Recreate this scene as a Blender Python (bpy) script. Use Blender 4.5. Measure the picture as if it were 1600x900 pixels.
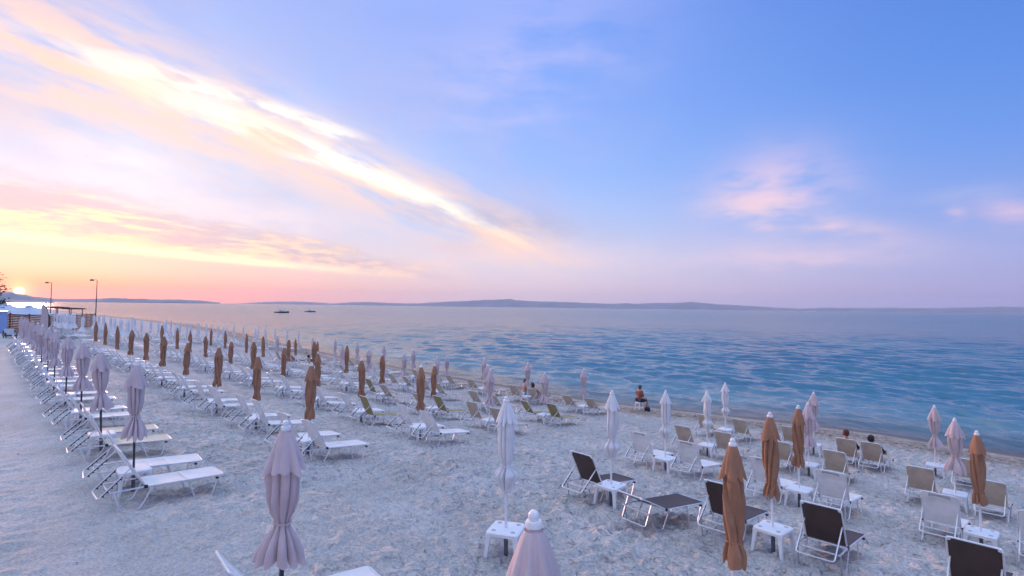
import bpy, math, random
import numpy as np
from mathutils import Vector, Matrix

random.seed(7)
RNG = np.random.default_rng(11)
scene = bpy.context.scene
col = scene.collection
for o in list(bpy.data.objects):
    bpy.data.objects.remove(o)

# ------------------------------------------------------------------ camera
EYE = 3.4                                   # eye height above the walkway sand
FPX = 850.0                                 # focal length in pixels of the 1600 px photograph
PITCH, ROLL = math.radians(2.0), math.radians(0.73)
cam = bpy.data.cameras.new('camera')
cam.sensor_width = 36.0
cam.lens = 36.0 * FPX / 1600.0
cam.clip_start, cam.clip_end = 0.05, 80000.0
camo = bpy.data.objects.new('camera', cam)
col.objects.link(camo)
scene.camera = camo

def ray(u, v):
    """direction of a pixel of the 1600x900 photograph, in world space"""
    x, y = (u - 800) / FPX, -(v - 450) / FPX
    c, s = math.cos(ROLL), math.sin(ROLL)
    x, y = x * c - y * s, x * s + y * c
    cp, sp = math.cos(PITCH), math.sin(PITCH)
    return Vector((x, cp - y * sp, sp + y * cp))

fwd = ray(800, 450).normalized()
right = (ray(801, 450) - ray(800, 450)).normalized()
up = right.cross(fwd).normalized()
M = Matrix((right, up, -fwd)).transposed().to_4x4()
M.translation = Vector((0, 0, EYE))
camo.matrix_world = M

def srgb(r, g, b, k=1.0):
    def f(c):
        c /= 255.0
        return c / 12.92 if c <= 0.04045 else ((c + 0.055) / 1.055) ** 2.4
    return (f(r) * k, f(g) * k, f(b) * k, 1.0)

# ------------------------------------------------------------------ world sky
SUN = ray(30, 455).normalized()
SUN_AZ = math.atan2(SUN.x, SUN.y)
SUN_EL = math.asin(SUN.z)
world = bpy.data.worlds.new('World')
scene.world = world
world.use_nodes = True
world.cycles.sampling_method = 'MANUAL'
world.cycles.sample_map_resolution = 512
wt = world.node_tree
wt.nodes.clear()
WN, WL = wt.nodes, wt.links

class X:
    """a scalar socket with arithmetic"""
    def __init__(s, sock): s.s = sock
    def __add__(a, b): return mth('ADD', a, b)
    __radd__ = __add__
    def __sub__(a, b): return mth('SUBTRACT', a, b)
    def __rsub__(a, b): return mth('SUBTRACT', b, a)
    def __mul__(a, b): return mth('MULTIPLY', a, b)
    __rmul__ = __mul__
    def __truediv__(a, b): return mth('DIVIDE', a, b)
    def __neg__(a): return mth('MULTIPLY', a, -1.0)

def mth(op, *args):
    n = WN.new('ShaderNodeMath')
    n.operation = op
    for i, a in enumerate(args):
        if isinstance(a, X): WL.new(a.s, n.inputs[i])
        else: n.inputs[i].default_value = a
    return X(n.outputs[0])

def gauss(x): return mth('EXPONENT', -(x * x))
def sstep(x, lo, hi):
    n = WN.new('ShaderNodeMapRange')
    n.interpolation_type = 'SMOOTHSTEP'
    n.clamp = True
    WL.new(x.s, n.inputs[0])
    for i, v in enumerate((lo, hi, 0.0, 1.0)): n.inputs[i + 1].default_value = v
    return X(n.outputs[0])
def wmix(f, a, b):
    n = WN.new('ShaderNodeMix')
    n.data_type = 'RGBA'
    n.clamp_factor = True
    if isinstance(f, X): WL.new(f.s, n.inputs[0])
    else: n.inputs[0].default_value = f
    for i, c in ((6, a), (7, b)):
        if isinstance(c, tuple): n.inputs[i].default_value = c
        else: WL.new(c, n.inputs[i])
    return n.outputs[2]
def wadd(a, b, f=1.0):
    n = WN.new('ShaderNodeMix')
    n.data_type = 'RGBA'
    n.blend_type = 'ADD'
    n.clamp_result = False
    if isinstance(f, X): WL.new(f.s, n.inputs[0])
    else: n.inputs[0].default_value = f
    for i, c in ((6, a), (7, b)):
        if isinstance(c, tuple): n.inputs[i].default_value = c
        else: WL.new(c, n.inputs[i])
    return n.outputs[2]
tc = WN.new('ShaderNodeTexCoord')
def ddot(v):
    n = WN.new('ShaderNodeVectorMath')
    n.operation = 'DOT_PRODUCT'
    WL.new(tc.outputs['Generated'], n.inputs[0])
    n.inputs[1].default_value = tuple(v)
    return X(n.outputs['Value'])
def ramp(x, stops):
    n = WN.new('ShaderNodeValToRGB')
    WL.new(x.s, n.inputs[0])
    e = n.color_ramp.elements
    while len(e) > 1: e.remove(e[-1])
    e[0].position, e[0].color = stops[0]
    for p, c in stops[1:]:
        k = e.new(p); k.color = c
    return n.outputs[0]
def wnoise(x, y, z, scale, detail=5.0, rough=0.55, dist=0.0):
    c = WN.new('ShaderNodeCombineXYZ')
    for i, v in enumerate((x, y, z)):
        if isinstance(v, X): WL.new(v.s, c.inputs[i])
        else: c.inputs[i].default_value = v
    n = WN.new('ShaderNodeTexNoise')
    WL.new(c.outputs[0], n.inputs['Vector'])
    n.inputs['Scale'].default_value = scale
    n.inputs['Detail'].default_value = detail
    n.inputs['Roughness'].default_value = rough
    n.inputs['Distortion'].default_value = dist
    return X(n.outputs[0])

el = mth('ARCSINE', mth('MINIMUM', mth('MAXIMUM', ddot((0, 0, 1)), -1.0), 1.0)) * (180 / math.pi)   # elevation, degrees
hx, hy = math.sin(SUN_AZ), math.cos(SUN_AZ)
sd, cd = ddot((hy, -hx, 0)), ddot((hx, hy, 0))
away = mth('ABSOLUTE', mth('ARCTAN2', sd, cd)) * (180 / math.pi)           # azimuth away from the sun, degrees
ef = mth('MAXIMUM', el, 0.0) / 90.0
E_ = lambda d: d / 90.0
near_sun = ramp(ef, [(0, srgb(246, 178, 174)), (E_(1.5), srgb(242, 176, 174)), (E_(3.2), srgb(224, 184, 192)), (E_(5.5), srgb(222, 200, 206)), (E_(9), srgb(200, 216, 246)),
                     (E_(14), srgb(186, 214, 252)), (E_(20), srgb(166, 196, 250)), (E_(28), srgb(160, 178, 236)), (E_(40), srgb(182, 194, 240)), (E_(58), srgb(206, 222, 252, 1.4)), (1, srgb(206, 221, 255, 2.25))])  # top stops of all three ramps brightened beyond visible sky, added to light ground
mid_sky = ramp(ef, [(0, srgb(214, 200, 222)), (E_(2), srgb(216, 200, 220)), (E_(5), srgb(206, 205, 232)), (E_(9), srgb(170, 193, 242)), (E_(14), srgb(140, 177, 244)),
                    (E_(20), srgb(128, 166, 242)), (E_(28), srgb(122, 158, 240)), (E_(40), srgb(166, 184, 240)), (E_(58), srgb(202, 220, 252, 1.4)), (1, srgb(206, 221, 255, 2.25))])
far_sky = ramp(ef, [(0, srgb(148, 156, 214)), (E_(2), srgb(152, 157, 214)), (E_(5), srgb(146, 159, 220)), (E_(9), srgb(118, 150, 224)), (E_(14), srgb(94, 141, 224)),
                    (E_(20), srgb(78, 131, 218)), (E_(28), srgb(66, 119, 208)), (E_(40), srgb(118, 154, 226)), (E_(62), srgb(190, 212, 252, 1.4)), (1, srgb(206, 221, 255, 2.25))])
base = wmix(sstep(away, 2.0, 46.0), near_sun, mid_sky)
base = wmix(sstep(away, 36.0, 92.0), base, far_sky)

def band(p0, p1):
    d0, d1 = ray(*p0).normalized(), ray(*p1).normalized()
    c = (d0 + d1).normalized()
    n = d1.cross(d0).normalized()
    if n.z < 0: n = -n
    t = (d1 - d0 - (d1 - d0).dot(c) * c).normalized()
    half = 0.5 * d0.angle(d1)
    across = mth('ARCSINE', ddot(n)) * FPX                        # "pixels" of arc, up positive
    along = mth('ARCTAN2', ddot(t), ddot(c)) / half               # -1 at p0, +1 at p1
    return across, along

PEACH, GLOW, LAV, GREY = srgb(255, 212, 190), srgb(255, 240, 212, 1.4), srgb(172, 172, 222), srgb(170, 166, 200)
sky = base
# broad thin veil of high cloud, lavender
ac, al = band((0, 40), (900, 400))
veil = wnoise(al * 2.2, ac * 0.006, 0.3, 1.0, 4, 0.6)
sky = wmix(gauss((ac - 75.0) / 130.0) * sstep(al, 2.4, 0.2) * sstep(veil, 0.3, 0.75) * 0.6, sky, LAV)
sky = wmix(gauss((ac + 75.0) / 60.0) * sstep(al, 0.6, -0.5) * sstep(veil, 0.2, 0.65) * 0.62, sky, srgb(178, 182, 218))
# main streak: soft peach body, two bright cores, grey end
n1 = wnoise(al * 2.6, ac * 0.034, 1.7, 1.0, 4, 0.6)
wob = (n1 - 0.5) * 70.0
wide = 54.0 - al * 24.0
body = gauss((ac + wob * 0.6 + 6.0) / wide) * sstep(al, 1.15, 0.75)
sky = wmix(body * sstep(n1, 0.27, 0.6) * 0.95, sky, PEACH)
acu, alu = band((-20, 30), (584, 220))
n2 = wnoise(alu * 3.0, acu * 0.05, 4.1, 1.0, 4, 0.55)
core = gauss((acu + (n2 - 0.5) * 40.0) / (11.0 - alu * 4.0)) * sstep(alu, 1.08, 0.6) * sstep(alu, -1.2, 0.1) * sstep(n2, 0.32, 0.62)
sky = wmix(core * 0.9, sky, GLOW)
acl, all_ = band((150, 104), (858, 396))
n3 = wnoise(all_ * 3.2, acl * 0.05, 8.3, 1.0, 4, 0.55)
core2 = gauss((acl - 10.0 + all_ * all_ * 12.0 + (n3 - 0.5) * 40.0) / (12.5 - all_ * 4.5)) * sstep(all_, 1.0, 0.3) * sstep(all_, -1.1, -0.4) * sstep(n3, 0.28, 0.6)
sky = wmix(core2 * 0.95, sky, GLOW)
acg, alg = band((640, 322), (960, 362))
n4 = wnoise(alg * 2.0, acg * 0.03, 2.2, 1.0, 4, 0.6)
sky = wmix(gauss((acg + (n4 - 0.5) * 50.0) / 24.0) * gauss(alg) * sstep(n4, 0.25, 0.7) * 0.7, sky, GREY)
# low streak: lit from beneath, grey lavender above, sharp lower rim
acb, alb = band((0, 372), (640, 434))
sag = acb + 4.0 - alb * alb * 4.0
n5 = wnoise(alb * 3.6, acb * 0.055, 5.5, 1.0, 4, 0.62)
thick = 58.0 - alb * 30.0
lo = sstep(sag, -4.0, 4.0)
hi = sstep((sag + (n5 - 0.5) * 90.0) / thick, 1.15, 0.55)
inb = lo * hi * sstep(alb, 1.5, 0.6)
sky = wmix(inb * 0.85, sky, wmix(sstep(n5 + sag * 0.004, 0.42, 0.68), PEACH, GREY))
n6 = wnoise(alb * 4.5, acb * 0.11, 9.5, 1.0, 4, 0.6)
sky = wmix(inb * sstep(n6, 0.46, 0.70) * sstep(alb, 1.1, -0.2) * 0.8, sky, srgb(255, 226, 180, 1.15))
rim = gauss((sag - 5.0) / 5.5) * sstep(alb, 1.15, 0.1)
sky = wmix(rim * (0.45 + n6 * 0.5), sky, srgb(255, 234, 200, 1.3))
# dusky air under the low streak
sky = wmix(sstep(sag, 2.0, -10.0) * sstep(away, 52.0, 22.0) * sstep(el, 0.5, 3.5) * 0.6, sky, srgb(222, 196, 198))
# wisps
azd = mth('ARCTAN2', sd, cd) * (180 / math.pi)
WISP_N = wnoise(azd * 0.16, el * 0.5, 3.3, 1.0, 3, 0.55)
def wisp(p0, p1, w, amt, colr, seed, k=6.0):
    global sky
    a_, l_ = band(p0, p1)
    n_ = WISP_N
    sky = wmix(gauss((a_ + (n_ - 0.5) * w * 2.2) / w) * gauss(l_ * 0.95) * sstep(n_, 0.22, 0.70) * amt, sky, colr)
wisp((90, 218), (290, 276), 20, 0.75, srgb(246, 236, 246), 3.3)
wisp((180, 298), (560, 356), 22, 0.55, srgb(250, 222, 228), 6.3, 9)
wisp((640, 150), (960, 20), 90, 0.42, srgb(206, 196, 236), 7.7, 7)
wisp((1125, 302), (1300, 268), 50, 0.95, srgb(226, 196, 222), 12.1, 4)
wisp((1120, 318), (1240, 330), 24, 0.8, srgb(246, 206, 212), 13.9, 4)
wisp((1200, 336), (1420, 372), 15, 0.8, srgb(232, 198, 216), 14.4, 6)
wisp((1110, 398), (1380, 396), 17, 0.75, srgb(222, 196, 222), 15.2, 7)
wisp((1478, 333), (1508, 334), 8, 0.7, srgb(222, 192, 218), 16.6, 2)
wisp((1530, 322), (1640, 332), 13, 0.75, srgb(222, 190, 216), 17.2, 3)
wisp((1440, 308), (1600, 290), 10, 0.4, srgb(176, 180, 224), 18.8, 5)
wisp((640, 404), (1000, 396), 22, 0.45, srgb(240, 204, 208), 19.3, 9)
wisp((660, 378), (760, 384), 12, 0.55, srgb(214, 186, 200), 20.1, 5)
# sunset glow and the disc itself
ang = mth('ARCCOSINE', mth('MINIMUM', ddot(SUN), 1.0)) * (180 / math.pi)
sky = wmix(gauss((el - 1.0) / 1.3) * gauss(away / 17.0) * 0.62, sky, srgb(252, 136, 140))
sky = wmix(gauss((el - 1.1) / 0.8) * gauss(away / 6.5) * 0.55, sky, srgb(255, 124, 92, 1.05))
sky = wadd(sky, srgb(255, 190, 90, 1.4), gauss(ang / 0.75))
sky = wadd(sky, (4.0, 3.0, 1.5, 1.0), sstep(ang, 0.36, 0.26))
nish = WN.new('ShaderNodeTexSky')
nish.sky_type = 'NISHITA'
nish.sun_disc = False
nish.sun_elevation = max(SUN_EL, math.radians(1.0))
nish.sun_rotation = SUN_AZ
nish.altitude = 5.0
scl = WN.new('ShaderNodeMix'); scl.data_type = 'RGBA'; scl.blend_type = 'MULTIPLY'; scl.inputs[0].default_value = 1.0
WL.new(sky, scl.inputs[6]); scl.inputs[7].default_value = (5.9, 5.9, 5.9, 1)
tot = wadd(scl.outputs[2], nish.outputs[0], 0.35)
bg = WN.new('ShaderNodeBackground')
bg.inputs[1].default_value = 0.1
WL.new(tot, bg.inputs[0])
wo = WN.new('ShaderNodeOutputWorld')
WL.new(bg.outputs[0], wo.inputs[0])

# ------------------------------------------------------------------ sun and exposure
sun = bpy.data.lights.new('sun', 'SUN')
sun.energy = 1.5
sun.angle = math.radians(3.0)
sun.color = (1.0, 0.50, 0.38)
suno = bpy.data.objects.new('sun', sun)
col.objects.link(suno)
sdir = Vector((math.sin(SUN_AZ) * math.cos(math.radians(5)), math.cos(SUN_AZ) * math.cos(math.radians(5)), math.sin(math.radians(5))))
suno.rotation_euler = sdir.to_track_quat('Z', 'Y').to_euler()
vs = scene.view_settings
vs.view_transform = 'Standard'
vs.look = 'None'
vs.exposure = 0.90
vs.gamma = 1.0
vs.use_curve_mapping = False
scene.render.engine = 'CYCLES'
scene.cycles.use_denoising = True
scene.cycles.use_adaptive_sampling = True
scene.cycles.adaptive_threshold = 0.03
scene.cycles.max_bounces = 6
scene.cycles.diffuse_bounces = 3
scene.cycles.glossy_bounces = 3
scene.cycles.transparent_max_bounces = 8
scene.cycles.volume_bounces = 0

# ------------------------------------------------------------------ helpers
AZ = math.radians(44.3)                                  # the rows run this far left of the view axis
RV, SV = np.array([-math.sin(AZ), math.cos(AZ)]), np.array([math.cos(AZ), math.sin(AZ)])
YAW = math.atan2(SV[1], SV[0])                           # local +x of a sunbed looks to the sea
def xy(a, b):                                            # a along the rows, b towards the sea
    p = a * RV + b * SV
    return float(p[0]), float(p[1])
PB = [-50, 2.5, 6, 9.6, 14, 18.5, 22.5, 25, 27, 29.5, 31, 40, 60]
PZ = [0.05, 0.0, -.38, -.70, -1.28, -1.80, -2.02, -2.1, -2.18, -2.4, -2.55, -3.3, -4.5]
SA = [-60, 0, 6, 12, 20, 36, 53, 75, 111, 162, 242, 300, 600]
SB = [30, 30.8, 31.2, 30.2, 28.0, 28, 29, 31, 36, 40, 38.6, 37, 36]
SEA = -2.40
def shore(a): return np.interp(a, SA, SB)
def zg(a, b):
    """height of the sand"""
    a, b = np.asarray(a, float), np.asarray(b, float)
    bb = np.where(b > 0, b * 29.5 / shore(a), b)
    z = 0
    for d in (-0.8, -0.4, 0, 0.4, 0.8): z = z + np.interp(bb + d, PB, PZ) / 5
    t = np.clip((a - 18) / 10, 0, 1)
    return z + 0.25 * t * t * (3 - 2 * t) * np.exp(-((b - 15) / 4.5) ** 2)
def P3(a, b, h=0.0):
    x, y = xy(a, b)
    return Vector((x, y, float(zg(a, b)) + h))

def nmat(name):
    m = bpy.data.materials.new(name)
    m.use_nodes = True
    t = m.node_tree
    t.nodes.clear()
    out = t.nodes.new('ShaderNodeOutputMaterial')
    b = t.nodes.new('ShaderNodeBsdfPrincipled')
    t.links.new(b.outputs[0], out.inputs[0])
    return m, t, b, out
def tex(t, scale, detail=4, rough=0.6, coord='Object', stretch=(1, 1, 1), rot=0.0):
    c = t.nodes.new('ShaderNodeTexCoord')
    mp = t.nodes.new('ShaderNodeMapping')
    mp.inputs['Scale'].default_value = stretch
    mp.inputs['Rotation'].default_value = (0, 0, rot)
    n = t.nodes.new('ShaderNodeTexNoise')
    n.inputs['Scale'].default_value = scale
    n.inputs['Detail'].default_value = detail
    n.inputs['Roughness'].default_value = rough
    if coord == 'Position':
        g = t.nodes.new('ShaderNodeNewGeometry')
        t.links.new(g.outputs['Position'], mp.inputs[0])
    else:
        t.links.new(c.outputs[coord], mp.inputs[0])
    t.links.new(mp.outputs[0], n.inputs['Vector'])
    return n.outputs[0]
def mixc(t, f, a, b):
    n = t.nodes.new('ShaderNodeMix')
    n.data_type = 'RGBA'
    if isinstance(f, (int, float)): n.inputs[0].default_value = f
    else: t.links.new(f, n.inputs[0])
    for i, c in ((6, a), (7, b)):
        if isinstance(c, tuple): n.inputs[i].default_value = c if len(c) == 4 else (*c, 1)
        else: t.links.new(c, n.inputs[i])
    return n.outputs[2]
def mrange(t, s, a, b, c=0.0, d=1.0):
    n = t.nodes.new('ShaderNodeMapRange')
    n.clamp = True
    t.links.new(s, n.inputs[0])
    for i, v in enumerate((a, b, c, d)): n.inputs[i + 1].default_value = v
    return n.outputs[0]
def bump(t, h, strength, dist, into, prev=None):
    n = t.nodes.new('ShaderNodeBump')
    n.inputs['Strength'].default_value = strength
    n.inputs['Distance'].default_value = dist
    t.links.new(h, n.inputs['Height'])
    if prev is not None: t.links.new(prev, n.inputs['Normal'])
    if into is not None: t.links.new(n.outputs[0], into)
    return n.outputs[0]
def simple(name, c, rough=0.6, var=0.15, scale=8, metallic=0.0, bmp=0.0, bscale=60, trans=0.0):
    m, t, b, out = nmat(name)
    d = tuple(x * (1 - var) for x in c)
    e = tuple(min(1, x * (1 + var * 0.6)) for x in c)
    t.links.new(mixc(t, mrange(t, tex(t, scale), 0.3, 0.7), d, e), b.inputs['Base Color'])
    b.inputs['Roughness'].default_value = rough
    b.inputs['Metallic'].default_value = metallic
    if bmp: bump(t, tex(t, bscale, 3), bmp, 0.004, b.inputs['Normal'])
    if trans:
        tr = t.nodes.new('ShaderNodeBsdfTranslucent')
        t.links.new(b.inputs['Base Color'].links[0].from_socket, tr.inputs[0])
        mx = t.nodes.new('ShaderNodeMixShader')
        mx.inputs[0].default_value = trans
        t.links.new(b.outputs[0], mx.inputs[1]); t.links.new(tr.outputs[0], mx.inputs[2])
        t.links.new(mx.outputs[0], out.inputs[0])
    return m

MT = {
 'alu': simple('brushed_aluminium', (.80, .81, .84), 0.38, 0.10, 20, 0.55),
 'alu_grey': simple('weathered_aluminium', (.50, .52, .56), 0.42, 0.2, 20, 0.6),
 'sling_white': simple('white_mesh_sling', (.93, .92, .91), 0.7, 0.08, 5, 0, .5, 380, .26),
 'sling_tan': simple('tan_mesh_sling', (.66, .55, .44), 0.75, 0.14, 5, 0, .5, 380, .26),
 'sling_cream': simple('cream_mesh_sling', (.80, .74, .58), 0.7, 0.08, 5, 0, .5, 380, .26),
 'sling_olive': simple('olive_mesh_sling', (.42, .36, .17), 0.75, 0.14, 5, 0, .5, 380, .26),
 'sling_dark': simple('dark_brown_mesh_sling', (.075, .045, .04), 0.55, 0.2, 5, 0, .4, 380, .05),
 'pad': simple('grey_headrest_pad', (.50, .49, .50), 0.8, 0.1, 6),
 'plastic': simple('white_garden_plastic', (.84, .85, .87), 0.35, 0.05, 6, 0, .15, 40),
 'black': simple('black_plastic', (.02, .02, .024), 0.45, 0.2, 10),
 'mauve': simple('faded_mauve_canvas', (.66, .54, .56), 0.85, 0.10, 4, 0, .4, 220, .12),
 'brown': simple('brown_canvas', (.41, .21, .125), 0.85, 0.16, 5, 0, .4, 220, .12),
 'white_canvas': simple('white_canvas', (.84, .85, .87), 0.8, 0.06, 5, 0, .4, 220, .15),
 'pole_white': simple('white_painted_pole', (.82, .82, .84), 0.4, 0.05),
 'pole_dark': simple('dark_steel_pole', (.035, .04, .055), 0.45, 0.2),
 'pole_grey': simple('grey_pole_sleeve', (.13, .14, .17), 0.5, 0.25),
 'wood': simple('stained_brown_plank', (.22, .085, .035), 0.65, 0.35, 3, 0, .4, 30),
 'dark_thatch': simple('dark_thatch', (.06, .045, .045), 0.9, 0.4, 12, 0, .8, 40),
 'tent': simple('pale_blue_tent_canvas', (.62, .70, .82), 0.8, 0.06, 1, 0, 0, 10, .15),
 'bluewall': simple('pale_blue_paint', (.35, .48, .78), 0.6, 0.08),
 'hull_dark': simple('dark_red_brown_hull', (.05, .022, .022), 0.35, 0.1, 1),
 'hull_blue': simple('dark_blue_hull', (.06, .07, .11), 0.35, 0.1, 1),
 'boat_white': simple('white_gelcoat', (.75, .75, .77), 0.3, 0.05, 1),
 'glass': simple('dark_boat_glass', (.03, .035, .045), 0.1, 0.1, 1),
 'skin': simple('tanned_skin', (.42, .215, .135), 0.55, 0.12, 9),
 'skin_pale': simple('lighter_skin', (.55, .33, .24), 0.55, 0.10, 9),
 'hair_dark': simple('dark_hair', (.022, .014, .012), 0.6, 0.3, 40, 0, .6, 120),
 'hair_grey': simple('grey_brown_hair', (.09, .08, .085), 0.7, 0.3, 40, 0, .6, 120),
 'hair_red': simple('reddish_brown_hair', (.11, .03, .018), 0.6, 0.3, 40, 0, .6, 120),
 'cloth_rust': simple('rust_cloth', (.30, .085, .06), 0.85, 0.2, 10),
 'cloth_navy': simple('navy_cloth', (.022, .026, .05), 0.85, 0.2, 10),
 'cloth_blue': simple('light_blue_cloth', (.42, .58, .75), 0.85, 0.1, 10),
 'cloth_green': simple('green_cloth', (.05, .22, .08), 0.85, 0.15, 10),
 'cloth_pink': simple('pink_cloth', (.62, .22, .26), 0.85, 0.15, 10),
 'bark': simple('tree_bark', (.10, .065, .045), 0.9, 0.3, 12, 0, .7, 30),
 'leaf': simple('autumn_tinted_leaf', (.075, .055, .022), 0.6, 0.4, 0.8),
 'cushion': simple('pale_cushion', (.62, .63, .66), 0.85, 0.08),
 'orange': simple('orange_plastic', (.75, .28, .04), 0.4, 0.1),
 'rock': simple('hazed_hill_limestone_scrub', (.24, .27, .32), 0.95, 0.2, .002),  # limestone lightened and blued, some distance haze put into its colour
}

class MB:
    def __init__(s): s.v, s.f, s.m = [], [], []
    def add(s, vs, fs, mi=0):
        o = len(s.v)
        s.v += [tuple(map(float, p)) for p in vs]
        s.f += [tuple(i + o for i in f) for f in fs]
        s.m += [mi] * len(fs)
        return s
    def box(s, c, sz, mi=0, rot=None):
        hx_, hy_, hz_ = (x / 2 for x in sz)
        vs_ = [Vector((x, y, z)) for x in (-hx_, hx_) for y in (-hy_, hy_) for z in (-hz_, hz_)]
        if rot is not None: vs_ = [rot @ v for v in vs_]
        c = Vector(c)
        return s.add([v + c for v in vs_], [(0, 1, 3, 2), (4, 6, 7, 5), (0, 4, 5, 1), (2, 3, 7, 6), (0, 2, 6, 4), (1, 5, 7, 3)], mi)
    def tube(s, pts, r, n=8, mi=0, closed=False, caps=True):
        pts = [Vector(p) for p in pts]
        N = len(pts)
        rs = r if isinstance(r, (list, tuple)) else [r] * N
        rings, ref = [], None
        for i, p in enumerate(pts):
            if closed: d = pts[(i + 1) % N] - pts[i - 1]
            else: d = pts[min(i + 1, N - 1)] - pts[max(i - 1, 0)]
            d.normalize()
            if ref is None: ref = Vector((0, 0, 1)) if abs(d.z) < 0.9 else Vector((1, 0, 0))
            a_ = (ref - ref.dot(d) * d).normalized()
            ref = a_
            b_ = d.cross(a_)
            rings.append([p + rs[i] * (math.cos(2 * math.pi * k / n) * a_ + math.sin(2 * math.pi * k / n) * b_) for k in range(n)])
        vs_ = [q for g in rings for q in g]
        fs_ = []
        for i in range(N if closed else N - 1):
            j = (i + 1) % N
            for k in range(n):
                fs_.append((i * n + k, i * n + (k + 1) % n, j * n + (k + 1) % n, j * n + k))
        if caps and not closed:
            fs_ += [tuple(range(n))[::-1], tuple((N - 1) * n + k for k in range(n))]
        return s.add(vs_, fs_, mi)
    def lathe(s, prof, n=24, mi=0, fn=None, cap=True, c=(0, 0)):
        """prof: (z, r); fn(theta, i, z, r) -> r"""
        vs_ = []
        for i, (z, r) in enumerate(prof):
            for k in range(n):
                th = 2 * math.pi * k / n
                q = fn(th, i, z, r) if fn else (r, z)
                if not isinstance(q, tuple): q = (q, z)
                vs_.append((c[0] + q[0] * math.cos(th), c[1] + q[0] * math.sin(th), q[1]))
        fs_ = [(i * n + k, i * n + (k + 1) % n, (i + 1) * n + (k + 1) % n, (i + 1) * n + k) for i in range(len(prof) - 1) for k in range(n)]
        if cap: fs_ += [tuple(range(n))[::-1], tuple((len(prof) - 1) * n + k for k in range(n))]
        return s.add(vs_, fs_, mi)
    def mesh(s, name, mats, smooth=True, recalc=True):
        me = bpy.data.meshes.new(name)
        me.from_pydata(s.v, [], s.f)
        for m in mats: me.materials.append(MT[m] if isinstance(m, str) else m)
        if len(mats) > 1: me.polygons.foreach_set('material_index', s.m)
        if recalc:
            import bmesh
            bm = bmesh.new(); bm.from_mesh(me)
            bmesh.ops.recalc_face_normals(bm, faces=bm.faces)
            bm.to_mesh(me); bm.free()
        if smooth:
            me.polygons.foreach_set('use_smooth', [True] * len(me.polygons))
            me.set_sharp_from_angle(angle=math.radians(42))
        return me

def link(name, me, parent=None, **kw):
    o = bpy.data.objects.new(name, me)
    col.objects.link(o)
    if parent is not None: o.parent = parent
    for k, v in kw.items(): o[k] = v
    return o
def empty(name, loc=(0, 0, 0), rz=0.0, **kw):
    o = link(name, None, None, **kw)
    o.empty_display_size = 0.2
    o.location = loc
    o.rotation_euler = (0, 0, rz)
    return o
def rounded(pts, r, n=4, closed=False):
    """polyline with rounded corners"""
    pts = [Vector(p) for p in pts]
    out = []
    N = len(pts)
    for i, p in enumerate(pts):
        if not closed and i in (0, N - 1):
            out.append(p); continue
        a_, b_ = pts[i - 1] - p, pts[(i + 1) % N] - p
        rr = min(r, a_.length * 0.45, b_.length * 0.45)
        p0, p1 = p + a_.normalized() * rr, p + b_.normalized() * rr
        for k in range(n + 1):
            t = k / n
            out.append((1 - t) ** 2 * p0 + 2 * t * (1 - t) * p + t * t * p1)
    return out
ORD = ['first', 'second', 'third', 'fourth', 'fifth', 'sixth', 'seventh', 'eighth', 'ninth', 'tenth', 'eleventh', 'twelfth', 'thirteenth', 'fourteenth', 'fifteenth',
       'sixteenth', 'seventeenth', 'eighteenth', 'nineteenth', 'twentieth', 'twenty-first', 'twenty-second', 'twenty-third', 'twenty-fourth']

# ------------------------------------------------------------------ the sand
def vnoise(x, y, seed=0):
    xi, yi = np.floor(x).astype(np.int64), np.floor(y).astype(np.int64)
    fx, fy = x - xi, y - yi
    fx, fy = fx * fx * (3 - 2 * fx), fy * fy * (3 - 2 * fy)
    def h(i, j):
        n = (i * 374761393 + j * 668265263 + seed * 974711) & 0x7fffffff
        n = ((n ^ (n >> 13)) * 1274126177) & 0x7fffffff
        return ((n ^ (n >> 16)) & 0xffff) / 65535.0
    return (h(xi, yi) * (1 - fx) + h(xi + 1, yi) * fx) * (1 - fy) + (h(xi, yi + 1) * (1 - fx) + h(xi + 1, yi + 1) * fx) * fy
def fbm(x, y, o=4, seed=0):
    s, a_, t = 0, 1.0, 0
    for k in range(o):
        s = s + a_ * vnoise(x * 2 ** k, y * 2 ** k, seed + k * 17); t += a_; a_ *= 0.5
    return s / t
def dimples(a, b, cell, seed, rad, elong=1.0):
    """hollows left by feet: one jittered print in most cells"""
    i0, j0 = np.floor(a / cell).astype(np.int64), np.floor(b / cell).astype(np.int64)
    out = np.zeros_like(a)
    for di in (-1, 0, 1):
        for dj in (-1, 0, 1):
            i, j = i0 + di, j0 + dj
            def h(k):
                n = (i * 73856093 + j * 19349663 + (seed + k) * 83492791) & 0x7fffffff
                n = ((n ^ (n >> 13)) * 1274126177) & 0x7fffffff
                return ((n ^ (n >> 15)) & 0xffff) / 65535.0
            ca, cb, th, dp = (i + h(1)) * cell, (j + h(2)) * cell, h(3) * math.pi, h(4)
            da, db = a - ca, b - cb
            p, q = da * np.cos(th) + db * np.sin(th), -da * np.sin(th) + db * np.cos(th)
            d2 = (p / (rad * elong)) ** 2 + (q / rad) ** 2
            out += (0.25 + 0.75 * dp) * (-np.exp(-d2) + 0.45 * np.exp(-((np.sqrt(d2) - 1.55) / 0.45) ** 2))
    return out
def axis(lo, near0, near1, hi, fine, grow):
    v = [near0]
    s = fine
    while v[0] > lo: s *= grow; v.insert(0, v[0] - s)
    x = near0
    while x < near1: x += fine; v.append(x)
    s = fine
    while v[-1] < hi: s *= grow; v.append(v[-1] + s)
    return np.array(v)
ga = axis(-80, -2.0, 13.0, 620, 0.05, 1.012)
gb = axis(-200, -1.5, 16.0, 62, 0.05, 1.010)
A, B = np.meshgrid(ga, gb, indexing='ij')
Z = zg(A, B)
dist = np.sqrt(A * A + B * B)
fade = np.clip(1.25 - dist / 45, 0.0, 1)
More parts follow.
